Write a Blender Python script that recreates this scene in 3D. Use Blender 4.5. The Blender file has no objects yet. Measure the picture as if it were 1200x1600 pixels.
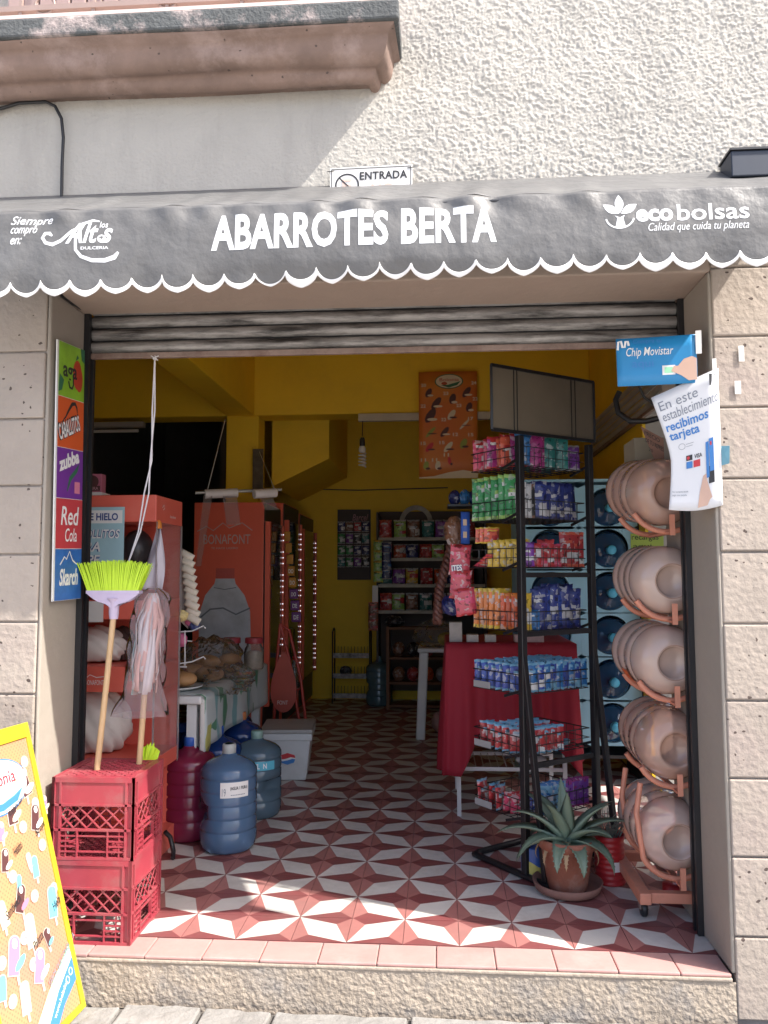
import bpy, bmesh, math, random
import numpy as np
from mathutils import Vector, Matrix

# ------------------------------------------------------------------ camera, world, sun, exposure
SC = bpy.context.scene
COL = SC.collection
R = random.Random(7)
FPX, PITCH, YAW, ROLL, CAMZ = 1234.0, 0.0802118, 0.0691633, -0.00197135, 1.2989
fw = Vector((-math.sin(YAW) * math.cos(PITCH), math.cos(YAW) * math.cos(PITCH), math.sin(PITCH)))
_r = Vector((math.cos(YAW), math.sin(YAW), 0)); _u = _r.cross(fw)
rt = math.cos(ROLL) * _r + math.sin(ROLL) * _u
up = -math.sin(ROLL) * _r + math.cos(ROLL) * _u
CAM = Vector((0, 0, CAMZ))
cd = bpy.data.cameras.new('camera'); cam = bpy.data.objects.new('camera', cd); COL.objects.link(cam)
cd.sensor_fit = 'VERTICAL'; cd.sensor_height = 24.0; cd.lens = FPX / 1600 * 24.0
cd.clip_start = 0.05; cd.clip_end = 500
cam.matrix_world = Matrix(((rt.x, up.x, -fw.x, 0), (rt.y, up.y, -fw.y, 0), (rt.z, up.z, -fw.z, CAMZ), (0, 0, 0, 1)))
SC.camera = cam

SUN = Vector((0.81, -0.32, 1.0)).normalized()          # towards the sun
world = bpy.data.worlds.new('World'); SC.world = world; world.use_nodes = True
wn = world.node_tree; sky = wn.nodes.new('ShaderNodeTexSky'); sky.sky_type = 'NISHITA'; sky.sun_disc = False
sky.sun_elevation = math.asin(SUN.z); sky.sun_rotation = math.atan2(SUN.x, SUN.y)
sky.air_density = 0.7; sky.dust_density = 3.0; sky.ozone_density = 0.6
wn.nodes['Background'].inputs['Strength'].default_value = 0.15
wn.links.new(sky.outputs[0], wn.nodes['Background'].inputs['Color'])
sl = bpy.data.lights.new('sun', 'SUN'); sl.energy = 3.3; sl.angle = math.radians(0.53); sl.color = (1.0, 0.955, 0.89)
so = bpy.data.objects.new('sun', sl); COL.objects.link(so); so.location = (4, -2, 6)
so.rotation_euler = (-SUN).to_track_quat('-Z', 'Y').to_euler()
SC.view_settings.view_transform = 'Standard'; SC.view_settings.look = 'None'
SC.view_settings.exposure = 1.5; SC.view_settings.gamma = 1.0
SC.render.engine = 'CYCLES'
SC.cycles.max_bounces = 10; SC.cycles.diffuse_bounces = 5; SC.cycles.glossy_bounces = 4
SC.cycles.transmission_bounces = 6; SC.cycles.transparent_max_bounces = 16
SC.cycles.caustics_reflective = False; SC.cycles.caustics_refractive = False
SC.cycles.sample_clamp_indirect = 6.0

# ------------------------------------------------------------------ pixel of the photograph -> point on a known plane
def ray(px, py): return fw + rt * ((px - 600) / FPX) - up * ((py - 800) / FPX)
def Yp(px, py, y): d = ray(px, py); return CAM + d * (y / d.y)
def Xp(px, py, x): d = ray(px, py); return CAM + d * (x / d.x)
def Zp(px, py, z=0.0): d = ray(px, py); return CAM + d * ((z - CAMZ) / d.z)

# ------------------------------------------------------------------ materials
MATS = {}
def mat(name, col, rough=0.6, metal=0.0, var=0.10, scale=6.0, bump=0.0, bscale=60.0, spec=0.5, dirt=None, dscale=3.0,
        damt=0.5, coat=0.0, rnd=0.0, pits=0.0, emit=0.0, bdist=0.01, streak=None, dmin=0.5, grime=0.0):
    if name in MATS: return MATS[name]
    m = bpy.data.materials.new(name); m.use_nodes = True; MATS[name] = m
    nt = m.node_tree; N = nt.nodes; L = nt.links; b = N['Principled BSDF']
    b.inputs['Roughness'].default_value = rough; b.inputs['Metallic'].default_value = metal
    b.inputs['Specular IOR Level'].default_value = spec
    if coat: b.inputs['Coat Weight'].default_value = coat; b.inputs['Coat Roughness'].default_value = 0.12
    tc = N.new('ShaderNodeTexCoord')
    c4 = (*col, 1)
    nz = N.new('ShaderNodeTexNoise'); nz.inputs['Scale'].default_value = scale; nz.inputs['Detail'].default_value = 6
    nz.inputs['Roughness'].default_value = 0.65
    L.new(tc.outputs['Object'], nz.inputs['Vector'])
    hs = N.new('ShaderNodeHueSaturation'); hs.inputs['Color'].default_value = c4
    mr = N.new('ShaderNodeMapRange'); mr.inputs['From Min'].default_value = 0.25; mr.inputs['From Max'].default_value = 0.75
    mr.inputs['To Min'].default_value = 1 - var; mr.inputs['To Max'].default_value = 1 + var
    L.new(nz.outputs['Fac'], mr.inputs['Value'])
    last = mr.outputs[0]
    if rnd:
        oi = N.new('ShaderNodeObjectInfo'); m2 = N.new('ShaderNodeMapRange')
        m2.inputs['To Min'].default_value = 1 - rnd; m2.inputs['To Max'].default_value = 1 + rnd
        L.new(oi.outputs['Random'], m2.inputs['Value'])
        mm = N.new('ShaderNodeMath'); mm.operation = 'MULTIPLY'
        L.new(last, mm.inputs[0]); L.new(m2.outputs[0], mm.inputs[1]); last = mm.outputs[0]
    L.new(last, hs.inputs['Value']); out = hs.outputs[0]
    if dirt is not None:
        n2 = N.new('ShaderNodeTexNoise'); n2.inputs['Scale'].default_value = dscale; n2.inputs['Detail'].default_value = 8
        n2.inputs['Roughness'].default_value = 0.7
        if streak:
            ms = N.new('ShaderNodeMapping'); ms.inputs['Scale'].default_value = streak; L.new(tc.outputs['Object'], ms.inputs['Vector']); L.new(ms.outputs[0], n2.inputs['Vector'])
        else: L.new(tc.outputs['Object'], n2.inputs['Vector'])
        r2 = N.new('ShaderNodeMapRange'); r2.inputs['From Min'].default_value = dmin; r2.inputs['From Max'].default_value = dmin + .22
        r2.inputs['To Max'].default_value = damt
        L.new(n2.outputs['Fac'], r2.inputs['Value'])
        mx = N.new('ShaderNodeMix'); mx.data_type = 'RGBA'
        L.new(r2.outputs[0], mx.inputs['Factor']); L.new(out, mx.inputs[6]); mx.inputs[7].default_value = (*dirt, 1); out = mx.outputs[2]
    hgt = None
    if pits:
        mapn = N.new('ShaderNodeMapping'); mapn.inputs['Scale'].default_value = (1, 1, 1.25)
        L.new(tc.outputs['Object'], mapn.inputs['Vector'])
        v = N.new('ShaderNodeTexVoronoi'); v.inputs['Scale'].default_value = 38; v.inputs['Randomness'].default_value = 1
        n3 = N.new('ShaderNodeTexNoise'); n3.inputs['Scale'].default_value = 40
        ad = N.new('ShaderNodeMix'); ad.data_type = 'RGBA'; ad.inputs['Factor'].default_value = 0.02
        L.new(mapn.outputs[0], ad.inputs[6]); L.new(n3.outputs['Color'], ad.inputs[7]); L.new(mapn.outputs[0], n3.inputs['Vector'])
        L.new(ad.outputs[2], v.inputs['Vector'])
        # only some cells carry a pit, each of its own size
        sp = N.new('ShaderNodeSeparateColor'); L.new(v.outputs['Color'], sp.inputs[0])
        th = N.new('ShaderNodeMapRange'); th.inputs['From Min'].default_value = 0.62; th.inputs['From Max'].default_value = 1.0
        th.inputs['To Min'].default_value = 0.0; th.inputs['To Max'].default_value = pits
        L.new(sp.outputs[0], th.inputs['Value'])
        lt = N.new('ShaderNodeMath'); lt.operation = 'LESS_THAN'
        L.new(v.outputs['Distance'], lt.inputs[0]); L.new(th.outputs[0], lt.inputs[1])
        mx = N.new('ShaderNodeMix'); mx.data_type = 'RGBA'
        L.new(lt.outputs[0], mx.inputs['Factor']); L.new(out, mx.inputs[6]); mx.inputs[7].default_value = (0.09, 0.065, 0.055, 1); out = mx.outputs[2]
        hgt = lt.outputs[0]
    if grime:      # foot traffic and dust, continuous over neighbouring pieces
        ge = N.new('ShaderNodeNewGeometry'); g1 = N.new('ShaderNodeTexNoise'); g1.inputs['Scale'].default_value = 2.6; g1.inputs['Detail'].default_value = 9; g1.inputs['Roughness'].default_value = .72
        L.new(ge.outputs['Position'], g1.inputs['Vector']); g2 = N.new('ShaderNodeMapRange'); g2.inputs['From Min'].default_value = .44; g2.inputs['From Max'].default_value = .72; g2.inputs['To Max'].default_value = grime
        L.new(g1.outputs['Fac'], g2.inputs['Value']); g3 = N.new('ShaderNodeMix'); g3.data_type = 'RGBA'; L.new(g2.outputs[0], g3.inputs['Factor']); L.new(out, g3.inputs[6]); g3.inputs[7].default_value = (.17, .13, .115, 1); out = g3.outputs[2]
        g4 = N.new('ShaderNodeMapRange'); g4.inputs['To Min'].default_value = rough - .08; g4.inputs['To Max'].default_value = rough + .35; L.new(g1.outputs['Fac'], g4.inputs['Value']); L.new(g4.outputs[0], b.inputs['Roughness'])
    L.new(out, b.inputs['Base Color'])
    if bump:
        n4 = N.new('ShaderNodeTexNoise'); n4.inputs['Scale'].default_value = bscale; n4.inputs['Detail'].default_value = 5
        L.new(tc.outputs['Object'], n4.inputs['Vector'])
        bp = N.new('ShaderNodeBump'); bp.inputs['Strength'].default_value = bump; bp.inputs['Distance'].default_value = bdist
        src = n4.outputs['Fac']
        if hgt is not None:
            sb = N.new('ShaderNodeMath'); sb.operation = 'SUBTRACT'; L.new(src, sb.inputs[0]); L.new(hgt, sb.inputs[1]); src = sb.outputs[0]
        L.new(src, bp.inputs['Height']); L.new(bp.outputs[0], b.inputs['Normal'])
    if emit:
        b.inputs['Emission Color'].default_value = c4; b.inputs['Emission Strength'].default_value = emit
    return m

def clear(name, col, alpha=0.35, rough=0.12, trans=0.0, ior=1.4, tint=.6):
    """thin see-through plastic: part transparent, part glossy film, part translucent"""
    if name in MATS: return MATS[name]
    m = bpy.data.materials.new(name); m.use_nodes = True; MATS[name] = m
    nt = m.node_tree; N = nt.nodes; L = nt.links; b = N['Principled BSDF']
    b.inputs['Base Color'].default_value = (*col, 1); b.inputs['Roughness'].default_value = rough
    tr = N.new('ShaderNodeBsdfTransparent'); tr.inputs[0].default_value = (*[min(1, c * tint + 1 - tint) for c in col], 1)
    mx = N.new('ShaderNodeMixShader'); mx.inputs[0].default_value = alpha
    src = b.outputs[0]
    if trans:
        tl = N.new('ShaderNodeBsdfTranslucent'); tl.inputs[0].default_value = (*col, 1)
        m2 = N.new('ShaderNodeMixShader'); m2.inputs[0].default_value = trans
        L.new(src, m2.inputs[1]); L.new(tl.outputs[0], m2.inputs[2]); src = m2.outputs[0]
    L.new(tr.outputs[0], mx.inputs[1]); L.new(src, mx.inputs[2])
    fz = N.new('ShaderNodeFresnel'); fz.inputs['IOR'].default_value = ior; gl = N.new('ShaderNodeBsdfGlossy'); gl.inputs['Roughness'].default_value = max(.05, rough * .7)
    m4 = N.new('ShaderNodeMixShader'); L.new(fz.outputs[0], m4.inputs[0]); L.new(mx.outputs[0], m4.inputs[1]); L.new(gl.outputs[0], m4.inputs[2])
    L.new(m4.outputs[0], N['Material Output'].inputs['Surface'])
    return m

def flat(name, col, rough=0.55): return mat('print_' + name, col, rough, var=0.03, scale=20)

# ------------------------------------------------------------------ mesh builder
class MB:
    def __init__(s): s.v = []; s.f = []; s.m = []; s.s = []
    def add(s, vs, fs, m=0, smooth=False):
        o = len(s.v); s.v.extend([tuple(p) for p in vs])
        for f in fs: s.f.append(tuple(i + o for i in f)); s.m.append(m); s.s.append(smooth)
        return s
    def box(s, x0, x1, y0, y1, z0, z1, m=0, T=None):
        vs = [Vector((x, y, z)) for x in (x0, x1) for y in (y0, y1) for z in (z0, z1)]
        if T is not None: vs = [T @ v for v in vs]
        return s.add(vs, [(0, 1, 3, 2), (4, 6, 7, 5), (0, 4, 5, 1), (2, 3, 7, 6), (0, 2, 6, 4), (1, 5, 7, 3)], m)
    def cbox(s, c, d, m=0, T=None):
        return s.box(c[0] - d[0] / 2, c[0] + d[0] / 2, c[1] - d[1] / 2, c[1] + d[1] / 2, c[2] - d[2] / 2, c[2] + d[2] / 2, m, T)
    def bar(s, a, b, w, h=None, m=0, upv=(0, 0, 1)):
        a = Vector(a); b = Vector(b); h = h or w; d = (b - a).normalized(); u0 = Vector(upv)
        if abs(d.dot(u0)) > 0.98: u0 = Vector((0, 1, 0))
        x = d.cross(u0).normalized(); y = x.cross(d)
        vs = [p + x * (w / 2 * i) + y * (h / 2 * j) for p in (a, b) for i, j in ((-1, -1), (1, -1), (1, 1), (-1, 1))]
        return s.add(vs, [(3, 2, 1, 0), (4, 5, 6, 7), (0, 1, 5, 4), (1, 2, 6, 5), (2, 3, 7, 6), (3, 0, 4, 7)], m)
    def tube(s, pts, r, n=6, m=0, closed=False, cap=True, smooth=True):
        P = [Vector(p) for p in pts]; k = len(P); rr = r if isinstance(r, (list, tuple)) else [r] * k
        rings = []; x = None
        for i in range(k):
            if closed: d = (P[(i + 1) % k] - P[i - 1])
            else: d = P[min(i + 1, k - 1)] - P[max(i - 1, 0)]
            d = d.normalized() if d.length > 1e-9 else Vector((0, 0, 1))
            if x is None:
                x = d.orthogonal().normalized()
            x = (x - d * x.dot(d))
            x = x.normalized() if x.length > 1e-6 else d.orthogonal().normalized()
            y = d.cross(x)
            rings.append([P[i] + (x * math.cos(6.2831853 * j / n) + y * math.sin(6.2831853 * j / n)) * rr[i] for j in range(n)])
        vs = [v for rg in rings for v in rg]; fs = []
        for i in range(k if closed else k - 1):
            a = i * n; b = ((i + 1) % k) * n
            for j in range(n): fs.append((a + j, a + (j + 1) % n, b + (j + 1) % n, b + j))
        s.add(vs, fs, m, smooth)
        if cap and not closed:
            s.add(rings[0], [tuple(range(n))[::-1]], m); s.add(rings[-1], [tuple(range(n))], m)
        return s
    def lathe(s, prof, n=24, T=None, m=0, fn=None, smooth=True, capb=True, capt=True):
        vs = []
        for r, z in prof:
            for j in range(n):
                a = 6.2831853 * j / n; q = r if fn is None else fn(r, z, a)
                v = Vector((q * math.cos(a), q * math.sin(a), z)); vs.append(T @ v if T is not None else v)
        fs = [(i * n + j, i * n + (j + 1) % n, (i + 1) * n + (j + 1) % n, (i + 1) * n + j) for i in range(len(prof) - 1) for j in range(n)]
        s.add(vs, fs, m, smooth)
        k = len(prof)
        if capb and prof[0][0] > 1e-5: s.add(vs[:n], [tuple(range(n))[::-1]], m)
        if capt and prof[-1][0] > 1e-5: s.add(vs[(k - 1) * n:], [tuple(range(n))], m)
        return s
    def grid(s, fn, nu, nv, m=0, smooth=True):
        vs = [fn(i / nu, j / nv) for j in range(nv + 1) for i in range(nu + 1)]
        fs = [(j * (nu + 1) + i, j * (nu + 1) + i + 1, (j + 1) * (nu + 1) + i + 1, (j + 1) * (nu + 1) + i) for j in range(nv) for i in range(nu)]
        return s.add(vs, fs, m, smooth)
    def mesh(s, name, mats):
        me = bpy.data.meshes.new(name)
        me.from_pydata(s.v, [], s.f)
        for x in (mats if isinstance(mats, (list, tuple)) else [mats]): me.materials.append(x)
        me.polygons.foreach_set('material_index', s.m); me.polygons.foreach_set('use_smooth', s.s)
        me.update(); return me
    def build(s, name, mats, parent=None, local=False, bevel=0, solid=0):
        return link(name, s.mesh(name, mats), parent, local, bevel, solid)

def wm(o):
    if o is None: return Matrix()
    return (wm(o.parent) @ o.matrix_parent_inverse if o.parent else Matrix()) @ o.matrix_basis
def link(name, data, parent=None, local=False, bevel=0, solid=0):
    o = bpy.data.objects.new(name, data); COL.objects.link(o)
    if parent is not None:
        o.parent = parent
        if not local: o.matrix_parent_inverse = wm(parent).inverted()
    if bevel:
        b = o.modifiers.new('edge', 'BEVEL'); b.width = bevel; b.segments = 2; b.limit_method = 'ANGLE'; b.angle_limit = 0.7
        b.harden_normals = False
    if solid:
        b = o.modifiers.new('thick', 'SOLIDIFY'); b.thickness = solid; b.offset = 0
    return o
def tag(o, label=None, cat=None, group=None, kind=None):
    if label: o['label'] = label
    if cat: o['category'] = cat
    if group: o['group'] = group
    if kind: o['kind'] = kind
    return o
def thing(name, label, cat, loc=(0, 0, 0), rz=0.0, group=None):
    o = bpy.data.objects.new(name, None); COL.objects.link(o); o.location = loc; o.rotation_euler = (0, 0, rz)
    o.empty_display_size = 0.1
    return tag(o, label, cat, group)
def copy_tree(o, parent=None):
    c = o.copy(); COL.objects.link(c)
    if parent is not None: c.parent = parent
    for ch in list(o.children): copy_tree(ch, c)
    return c

# ------------------------------------------------------------------ flat print: a 2-D frame in space, shapes and lettering laid on it
_tmp = bpy.data.scenes.new('lettering_scratch')
_tcache = {}
def glyphs(body, bold=0.0, shear=0.0, space=1.0, align='LEFT', line=1.0):
    key = (body, bold, shear, space, align, line)
    if key in _tcache: return _tcache[key]
    c = bpy.data.curves.new('t', 'FONT'); c.body = body; c.offset = bold; c.shear = shear; c.space_character = space
    c.resolution_u = 3; c.align_x = align; c.space_line = line
    o = bpy.data.objects.new('t', c); _tmp.collection.objects.link(o)
    vl = _tmp.view_layers[0]; vl.update(); ev = o.evaluated_get(vl.depsgraph); me = ev.to_mesh()
    vs = [(v.co.x, v.co.y) for v in me.vertices]; fs = [tuple(p.vertices) for p in me.polygons]
    ev.to_mesh_clear(); bpy.data.objects.remove(o); bpy.data.curves.remove(c)
    _tcache[key] = (vs, fs); return vs, fs
class Fr:
    """2-D print frame: origin o, unit vectors ux, uy"""
    def __init__(s, o, ux, uy, fn=None):
        s.o = Vector(o); s.ux = Vector(ux).normalized(); s.uy = Vector(uy).normalized(); s.n = s.ux.cross(s.uy); s.fn = fn
    def pt(s, a, b, l=0.0):
        if s.fn: return s.fn(a, b, l)
        return s.o + s.ux * a + s.uy * b + s.n * l
    def poly(s, mb, pts, l=0.001, m=0):
        mb.add([s.pt(a, b, l) for a, b in pts], [tuple(range(len(pts)))], m)
    def rect(s, mb, a0, b0, a1, b1, l=0.001, m=0): s.poly(mb, [(a0, b0), (a1, b0), (a1, b1), (a0, b1)], l, m)
    def ell(s, mb, ca, cb, ra, rb, l=0.001, m=0, n=24, rot=0.0):
        c, q = math.cos(rot), math.sin(rot)
        s.poly(mb, [(ca + c * ra * math.cos(t) - q * rb * math.sin(t), cb + q * ra * math.cos(t) + c * rb * math.sin(t)) for t in [6.2831853 * k / n for k in range(n)]], l, m)
    def stroke(s, mb, pts, w, l=0.001, m=0, closed=False):
        k = len(pts); ws = w if isinstance(w, (list, tuple)) else [w] * k; A = []; B = []
        for i in range(k):
            p = pts[i - 1] if (closed or i > 0) else pts[i]; q = pts[(i + 1) % k] if (closed or i < k - 1) else pts[i]
            dx, dy = q[0] - p[0], q[1] - p[1]; L = math.hypot(dx, dy) or 1
            nx, ny = -dy / L * ws[i] / 2, dx / L * ws[i] / 2
            A.append((pts[i][0] + nx, pts[i][1] + ny)); B.append((pts[i][0] - nx, pts[i][1] - ny))
        vs = [s.pt(a, b, l) for a, b in A + B]
        mb.add(vs, [(i, k + i, k + (i + 1) % k, (i + 1) % k) for i in range(k if closed else k - 1)], m)
    def ring(s, mb, ca, cb, ra, rb, w, l=0.001, m=0, n=28, t0=0, t1=6.2831853):
        full = t1 - t0 > 6.28
        pts = [(ca + ra * math.cos(t0 + (t1 - t0) * k / n), cb + rb * math.sin(t0 + (t1 - t0) * k / n)) for k in range(n if full else n + 1)]
        s.stroke(mb, pts, w, l, m, closed=full)
    def text(s, mb, body, a, b, w, h, l=0.0015, m=0, bold=0.0, shear=0.0, space=1.0, rot=0.0, fine=0.0, align='LEFT', line=1.0):
        """body fitted in the box (a, b, a + w, b + h)"""
        vs, fs = glyphs(body, bold, shear, space, align, line)
        x0 = min(v[0] for v in vs); x1 = max(v[0] for v in vs); y0 = min(v[1] for v in vs); y1 = max(v[1] for v in vs)
        c, q = math.cos(rot), math.sin(rot)
        W = [((v[0] - x0) / (x1 - x0) * w, (v[1] - y0) / (y1 - y0) * h) for v in vs]
        W = [(a + c * x - q * y, b + q * x + c * y) for x, y in W]
        F = [t for f in fs for t in [(f[0], f[i], f[i + 1]) for i in range(1, len(f) - 1)]]
        if fine:
            for _ in range(7):
                mid = {}; G = []; done = True
                for t in F:
                    e = [(t[i], t[(i + 1) % 3]) for i in range(3)]
                    ln = [math.dist(W[i], W[j]) for i, j in e]; k = max(range(3), key=lambda i: ln[i])
                    split = [x > fine for x in ln]
                    if not any(split): G.append(t); continue
                    done = False; ms = []
                    for i, (p, r2) in enumerate(e):
                        if split[i]:
                            kk = (min(p, r2), max(p, r2))
                            if kk not in mid: mid[kk] = len(W); W.append(((W[p][0] + W[r2][0]) / 2, (W[p][1] + W[r2][1]) / 2))
                            ms.append(mid[kk])
                        else: ms.append(None)
                    loop = []
                    for i in range(3):
                        loop.append(t[i])
                        if ms[i] is not None: loop.append(ms[i])
                    st = next(i for i, x in enumerate(loop) if x not in t)
                    loop = loop[st:] + loop[:st]
                    for i in range(1, len(loop) - 1): G.append((loop[0], loop[i], loop[i + 1]))
                F = G
                if done: break
        mb.add([s.pt(x, y, l) for x, y in W], F, m)

def vnoise(X, Y, f, seed):
    """smooth lattice noise, numpy arrays in metres"""
    rg = np.random.default_rng(seed); T = rg.random((256, 256))
    x = X * f; y = Y * f; xi = np.floor(x).astype(int); yi = np.floor(y).astype(int); a = x - xi; b = y - yi
    a = a * a * (3 - 2 * a); b = b * b * (3 - 2 * b); g = lambda i, j: T[i % 256, j % 256]
    return (g(xi, yi) * (1 - a) + g(xi + 1, yi) * a) * (1 - b) + (g(xi, yi + 1) * (1 - a) + g(xi + 1, yi + 1) * a) * b
def sheet(name, x0, x1, z0, z1, y, step, hfun, m, parent):
    """upright displaced sheet facing -y"""
    nx = int((x1 - x0) / step); nz = int((z1 - z0) / step)
    X, Z = np.meshgrid(np.linspace(x0, x1, nx + 1), np.linspace(z0, z1, nz + 1))
    Yv = y - hfun(X, Z)
    me = bpy.data.meshes.new(name); n = X.size
    me.vertices.add(n); me.vertices.foreach_set('co', np.stack([X, Yv, Z], -1).astype(np.float32).ravel())
    I = np.arange(n).reshape(nz + 1, nx + 1)
    q = np.stack([I[:-1, :-1], I[:-1, 1:], I[1:, 1:], I[1:, :-1]], -1).reshape(-1, 4)
    me.loops.add(q.size); me.loops.foreach_set('vertex_index', q.ravel())
    me.polygons.add(len(q)); me.polygons.foreach_set('loop_start', np.arange(0, q.size, 4)); me.polygons.foreach_set('loop_total', np.full(len(q), 4))
    me.polygons.foreach_set('use_smooth', np.ones(len(q), bool))
    me.materials.append(m); me.update(calc_edges=True); me.validate()
    return link(name, me, parent)
# ------------------------------------------------------------------ ground
FY = 2.76            # facade plane
GZ = -0.145          # pavement level (shop floor is 0)
XL, XR = -1.424, 0.945   # door opening
m_road = mat('road_concrete', (0.46, 0.44, 0.41), 0.9, var=0.2, scale=3, bump=0.5, bscale=40)
m_pave = mat('paving_stone', (0.25, 0.24, 0.225), 0.9, var=0.22, scale=9, bump=0.9, bscale=35, dirt=(0.2, 0.18, 0.16), dscale=6)
m_joint = mat('paving_joint', (0.12, 0.11, 0.10), 0.95, var=0.3, scale=14, bump=0.8, bscale=60)
road = tag(MB().box(-120, 120, -120, 120, -0.60, -0.285).build('road', m_road), kind='structure')
side = tag(MB().box(-30, 2.6, 0.9, 2.74, -0.284, GZ - 0.022).box(1.51, 2.6, 2.74, 30, -0.284, GZ - 0.022).build('sidewalk', m_joint), kind='structure')
kerb = tag(MB().box(-30, 2.75, 0.75, 0.9, -0.284, GZ + 0.004).box(2.6, 2.75, 0.9, 30, -0.284, GZ + 0.004).build('kerb', m_pave, bevel=0.015), kind='structure')
# uneven stone slabs, cut by wandering joints
ys = [0.91, 1.35, 1.82, 2.28, 2.60, 2.735]
for j in range(len(ys) - 1):
    x = -4.2 + R.uniform(0, .3)
    while x < 2.5:
        w = R.uniform(0.30, 0.62) if j < 4 else R.uniform(0.22, 0.5)
        x1 = min(x + w, 2.58)
        g = 0.008
        b = MB(); n = 6; a = []
        P0 = [(x + g + (x1 - x - 2 * g) * k / n, ys[j] + g + R.uniform(-.006, .006)) for k in range(n + 1)]
        P1 = [(x + g + (x1 - x - 2 * g) * k / n + R.uniform(-.006, .006), ys[j + 1] - g + R.uniform(-.008, .006)) for k in range(n + 1)]
        h = GZ + R.uniform(-0.008, 0.006); t = R.uniform(-.006, .006)
        topv = [(p[0], p[1], h + t * k / n) for k, p in enumerate(P0)] + [(p[0], p[1], h - t * k / n) for k, p in enumerate(P1)]
        botv = [(p[0], p[1], GZ - 0.05) for p in topv]
        k = n + 1
        loop = list(range(k)) + list(range(2 * k - 1, k - 1, -1))
        b.add(topv + botv, [tuple(loop)] + [(loop[i], loop[i] + 2 * k, loop[(i + 1) % (2 * k)] + 2 * k, loop[(i + 1) % (2 * k)]) for i in range(2 * k)])
        b.build('paving_slab', m_pave, side, bevel=0.006)
        x = x1

# ------------------------------------------------------------------ building shell
m_stucco = mat('stucco', (0.405, 0.385, 0.345), 0.9, var=0.05, scale=5, bump=0.25, bscale=140, dirt=(0.29, 0.275, 0.25), dscale=2.2, damt=0.55, streak=(2.2, 1, .5))
m_stone = mat('pitted_stone', (0.36, 0.305, 0.255), 0.88, var=0.10, scale=5, bump=0.5, bscale=45, dirt=(0.32, 0.245, 0.225), dscale=2.2, damt=0.5, rnd=0.09, pits=0.27)
m_jamb = mat('jamb_paint', (0.34, 0.30, 0.25), 0.75, var=0.06, scale=4, bump=0.25, bscale=30, dirt=(0.36, 0.31, 0.27), dscale=2.5, damt=0.4)
m_lint = mat('lintel_paint', (0.37, 0.29, 0.235), 0.8, var=0.06, scale=3, bump=0.25, bscale=30)
m_yel = mat('yellow_paint', (0.84, 0.56, 0.025), 0.62, var=0.07, scale=2.2, bump=0.12, bscale=25, dirt=(0.64, 0.40, 0.03), dscale=1.8, damt=0.35)
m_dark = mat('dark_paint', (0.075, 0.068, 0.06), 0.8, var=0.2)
m_mort = mat('mortar', (0.33, 0.29, 0.26), 0.95, var=0.2, scale=20, bump=0.4)
bld = thing('shop_building', 'cream stucco corner building with pitted stone door pillars and yellow painted shop inside', 'building', (-0.2, 3.0, 0))
def stucco_h(X, Z):
    wx = X + 0.02 * (vnoise(X, Z, 14, 9) - .5); wz = Z + 0.02 * (vnoise(X, Z, 14, 10) - .5)
    n = vnoise(wx * 1.0, wz * 1.25, 105, 1) * 0.6 + vnoise(wx, wz, 175, 2) * 0.4
    c = np.clip((n - 0.43) * 3.2, 0, 1)
    r = 1 - np.abs(vnoise(wx, wz, 80, 5) - .5) * 4
    # trowelled smoother towards the corner under the balcony
    k = np.clip((X + 0.9) / 0.9, 0.45, 1.0)
    return (0.0029 * c + 0.0018 * np.clip(r, 0, 1) + 0.005 * vnoise(X, Z, 9, 3)) * k + 0.01 * (vnoise(X, Z, 1.6, 4) - .5)
sheet('stucco_wall', -2.2, 1.49, 2.45, 3.62, FY + 0.004, 0.0036, stucco_h, m_stucco, bld)
MB().box(-4, 1.5, 2.79, 3.05, 2.56, 6.0).box(-4, 1.5, 2.762, 2.789, 3.62, 6.0).box(-4, -2.2, 2.762, 2.789, 2.45, 3.62).build('upper_wall', m_stucco, bld)
MB().box(1.30, 1.4985, 3.051, 5.0, 2.561, 6.0).box(1.30, 1.50, 3.361, 5.0, 2.45, 2.56).box(1.30, 1.50, 5.0, 9.6, -0.2, 6.0).build('side_wall', m_stucco, bld)
# stone blocks of the two door pillars, joints left open over a mortar bed
jz = [GZ, 0.118, 0.371, 0.624, 0.879, 1.134, 1.377, 1.627, 1.874, 2.124, 2.37, 2.56]
for k in range(len(jz) - 1):
    for x0, x1 in ((XR + 0.012, 1.50), (-1.90, XL - 0.012), (-2.5, -1.905), (-3.1, -2.505)):
        if x0 < -1.95 and k % 2: x0 += .25; x1 += .25
        if -2.0 < x0 < -1.8 and k % 2: x0 += .25
        g = 0.0032; off = R.uniform(-.003, .003)
        MB().box(x0, x1 - .004, FY + off, FY + 0.09, jz[k] + g, jz[k + 1] - g).build('stone_block', m_stone, bld, bevel=0.005)
MB().box(XR + 0.014, 1.498, FY + 0.012, 3.35, GZ - .02, 2.56).build('pillar_core', m_mort, bld)
MB().box(-3.4, XL - 0.014, FY + 0.012, 3.05, GZ - .02, 2.56).build('pillar_core', m_mort, bld)
MB().box(1.30, 1.4995, 3.351, 3.36, GZ, 2.4).build('pillar_core', m_mort, bld)
for x0, x1 in ((XL - 0.0135, XL), (XR, XR + 0.0135)):
    MB().box(x0, x1, FY + 0.004, 3.36 if x0 > 0 else 3.06, 0.0005, 2.357).build('jamb', m_jamb, bld, bevel=0.006)
MB().box(XL - 0.0135, XR + 0.0135, FY + 0.006, 3.049, 2.358, 2.47).build('lintel', m_lint, bld, bevel=0.006)
MB().box(XL - 0.0135, XR + 0.0135, FY + 0.05, 3.049, 2.4705, 2.5595).build('lintel', m_stone, bld)
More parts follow.
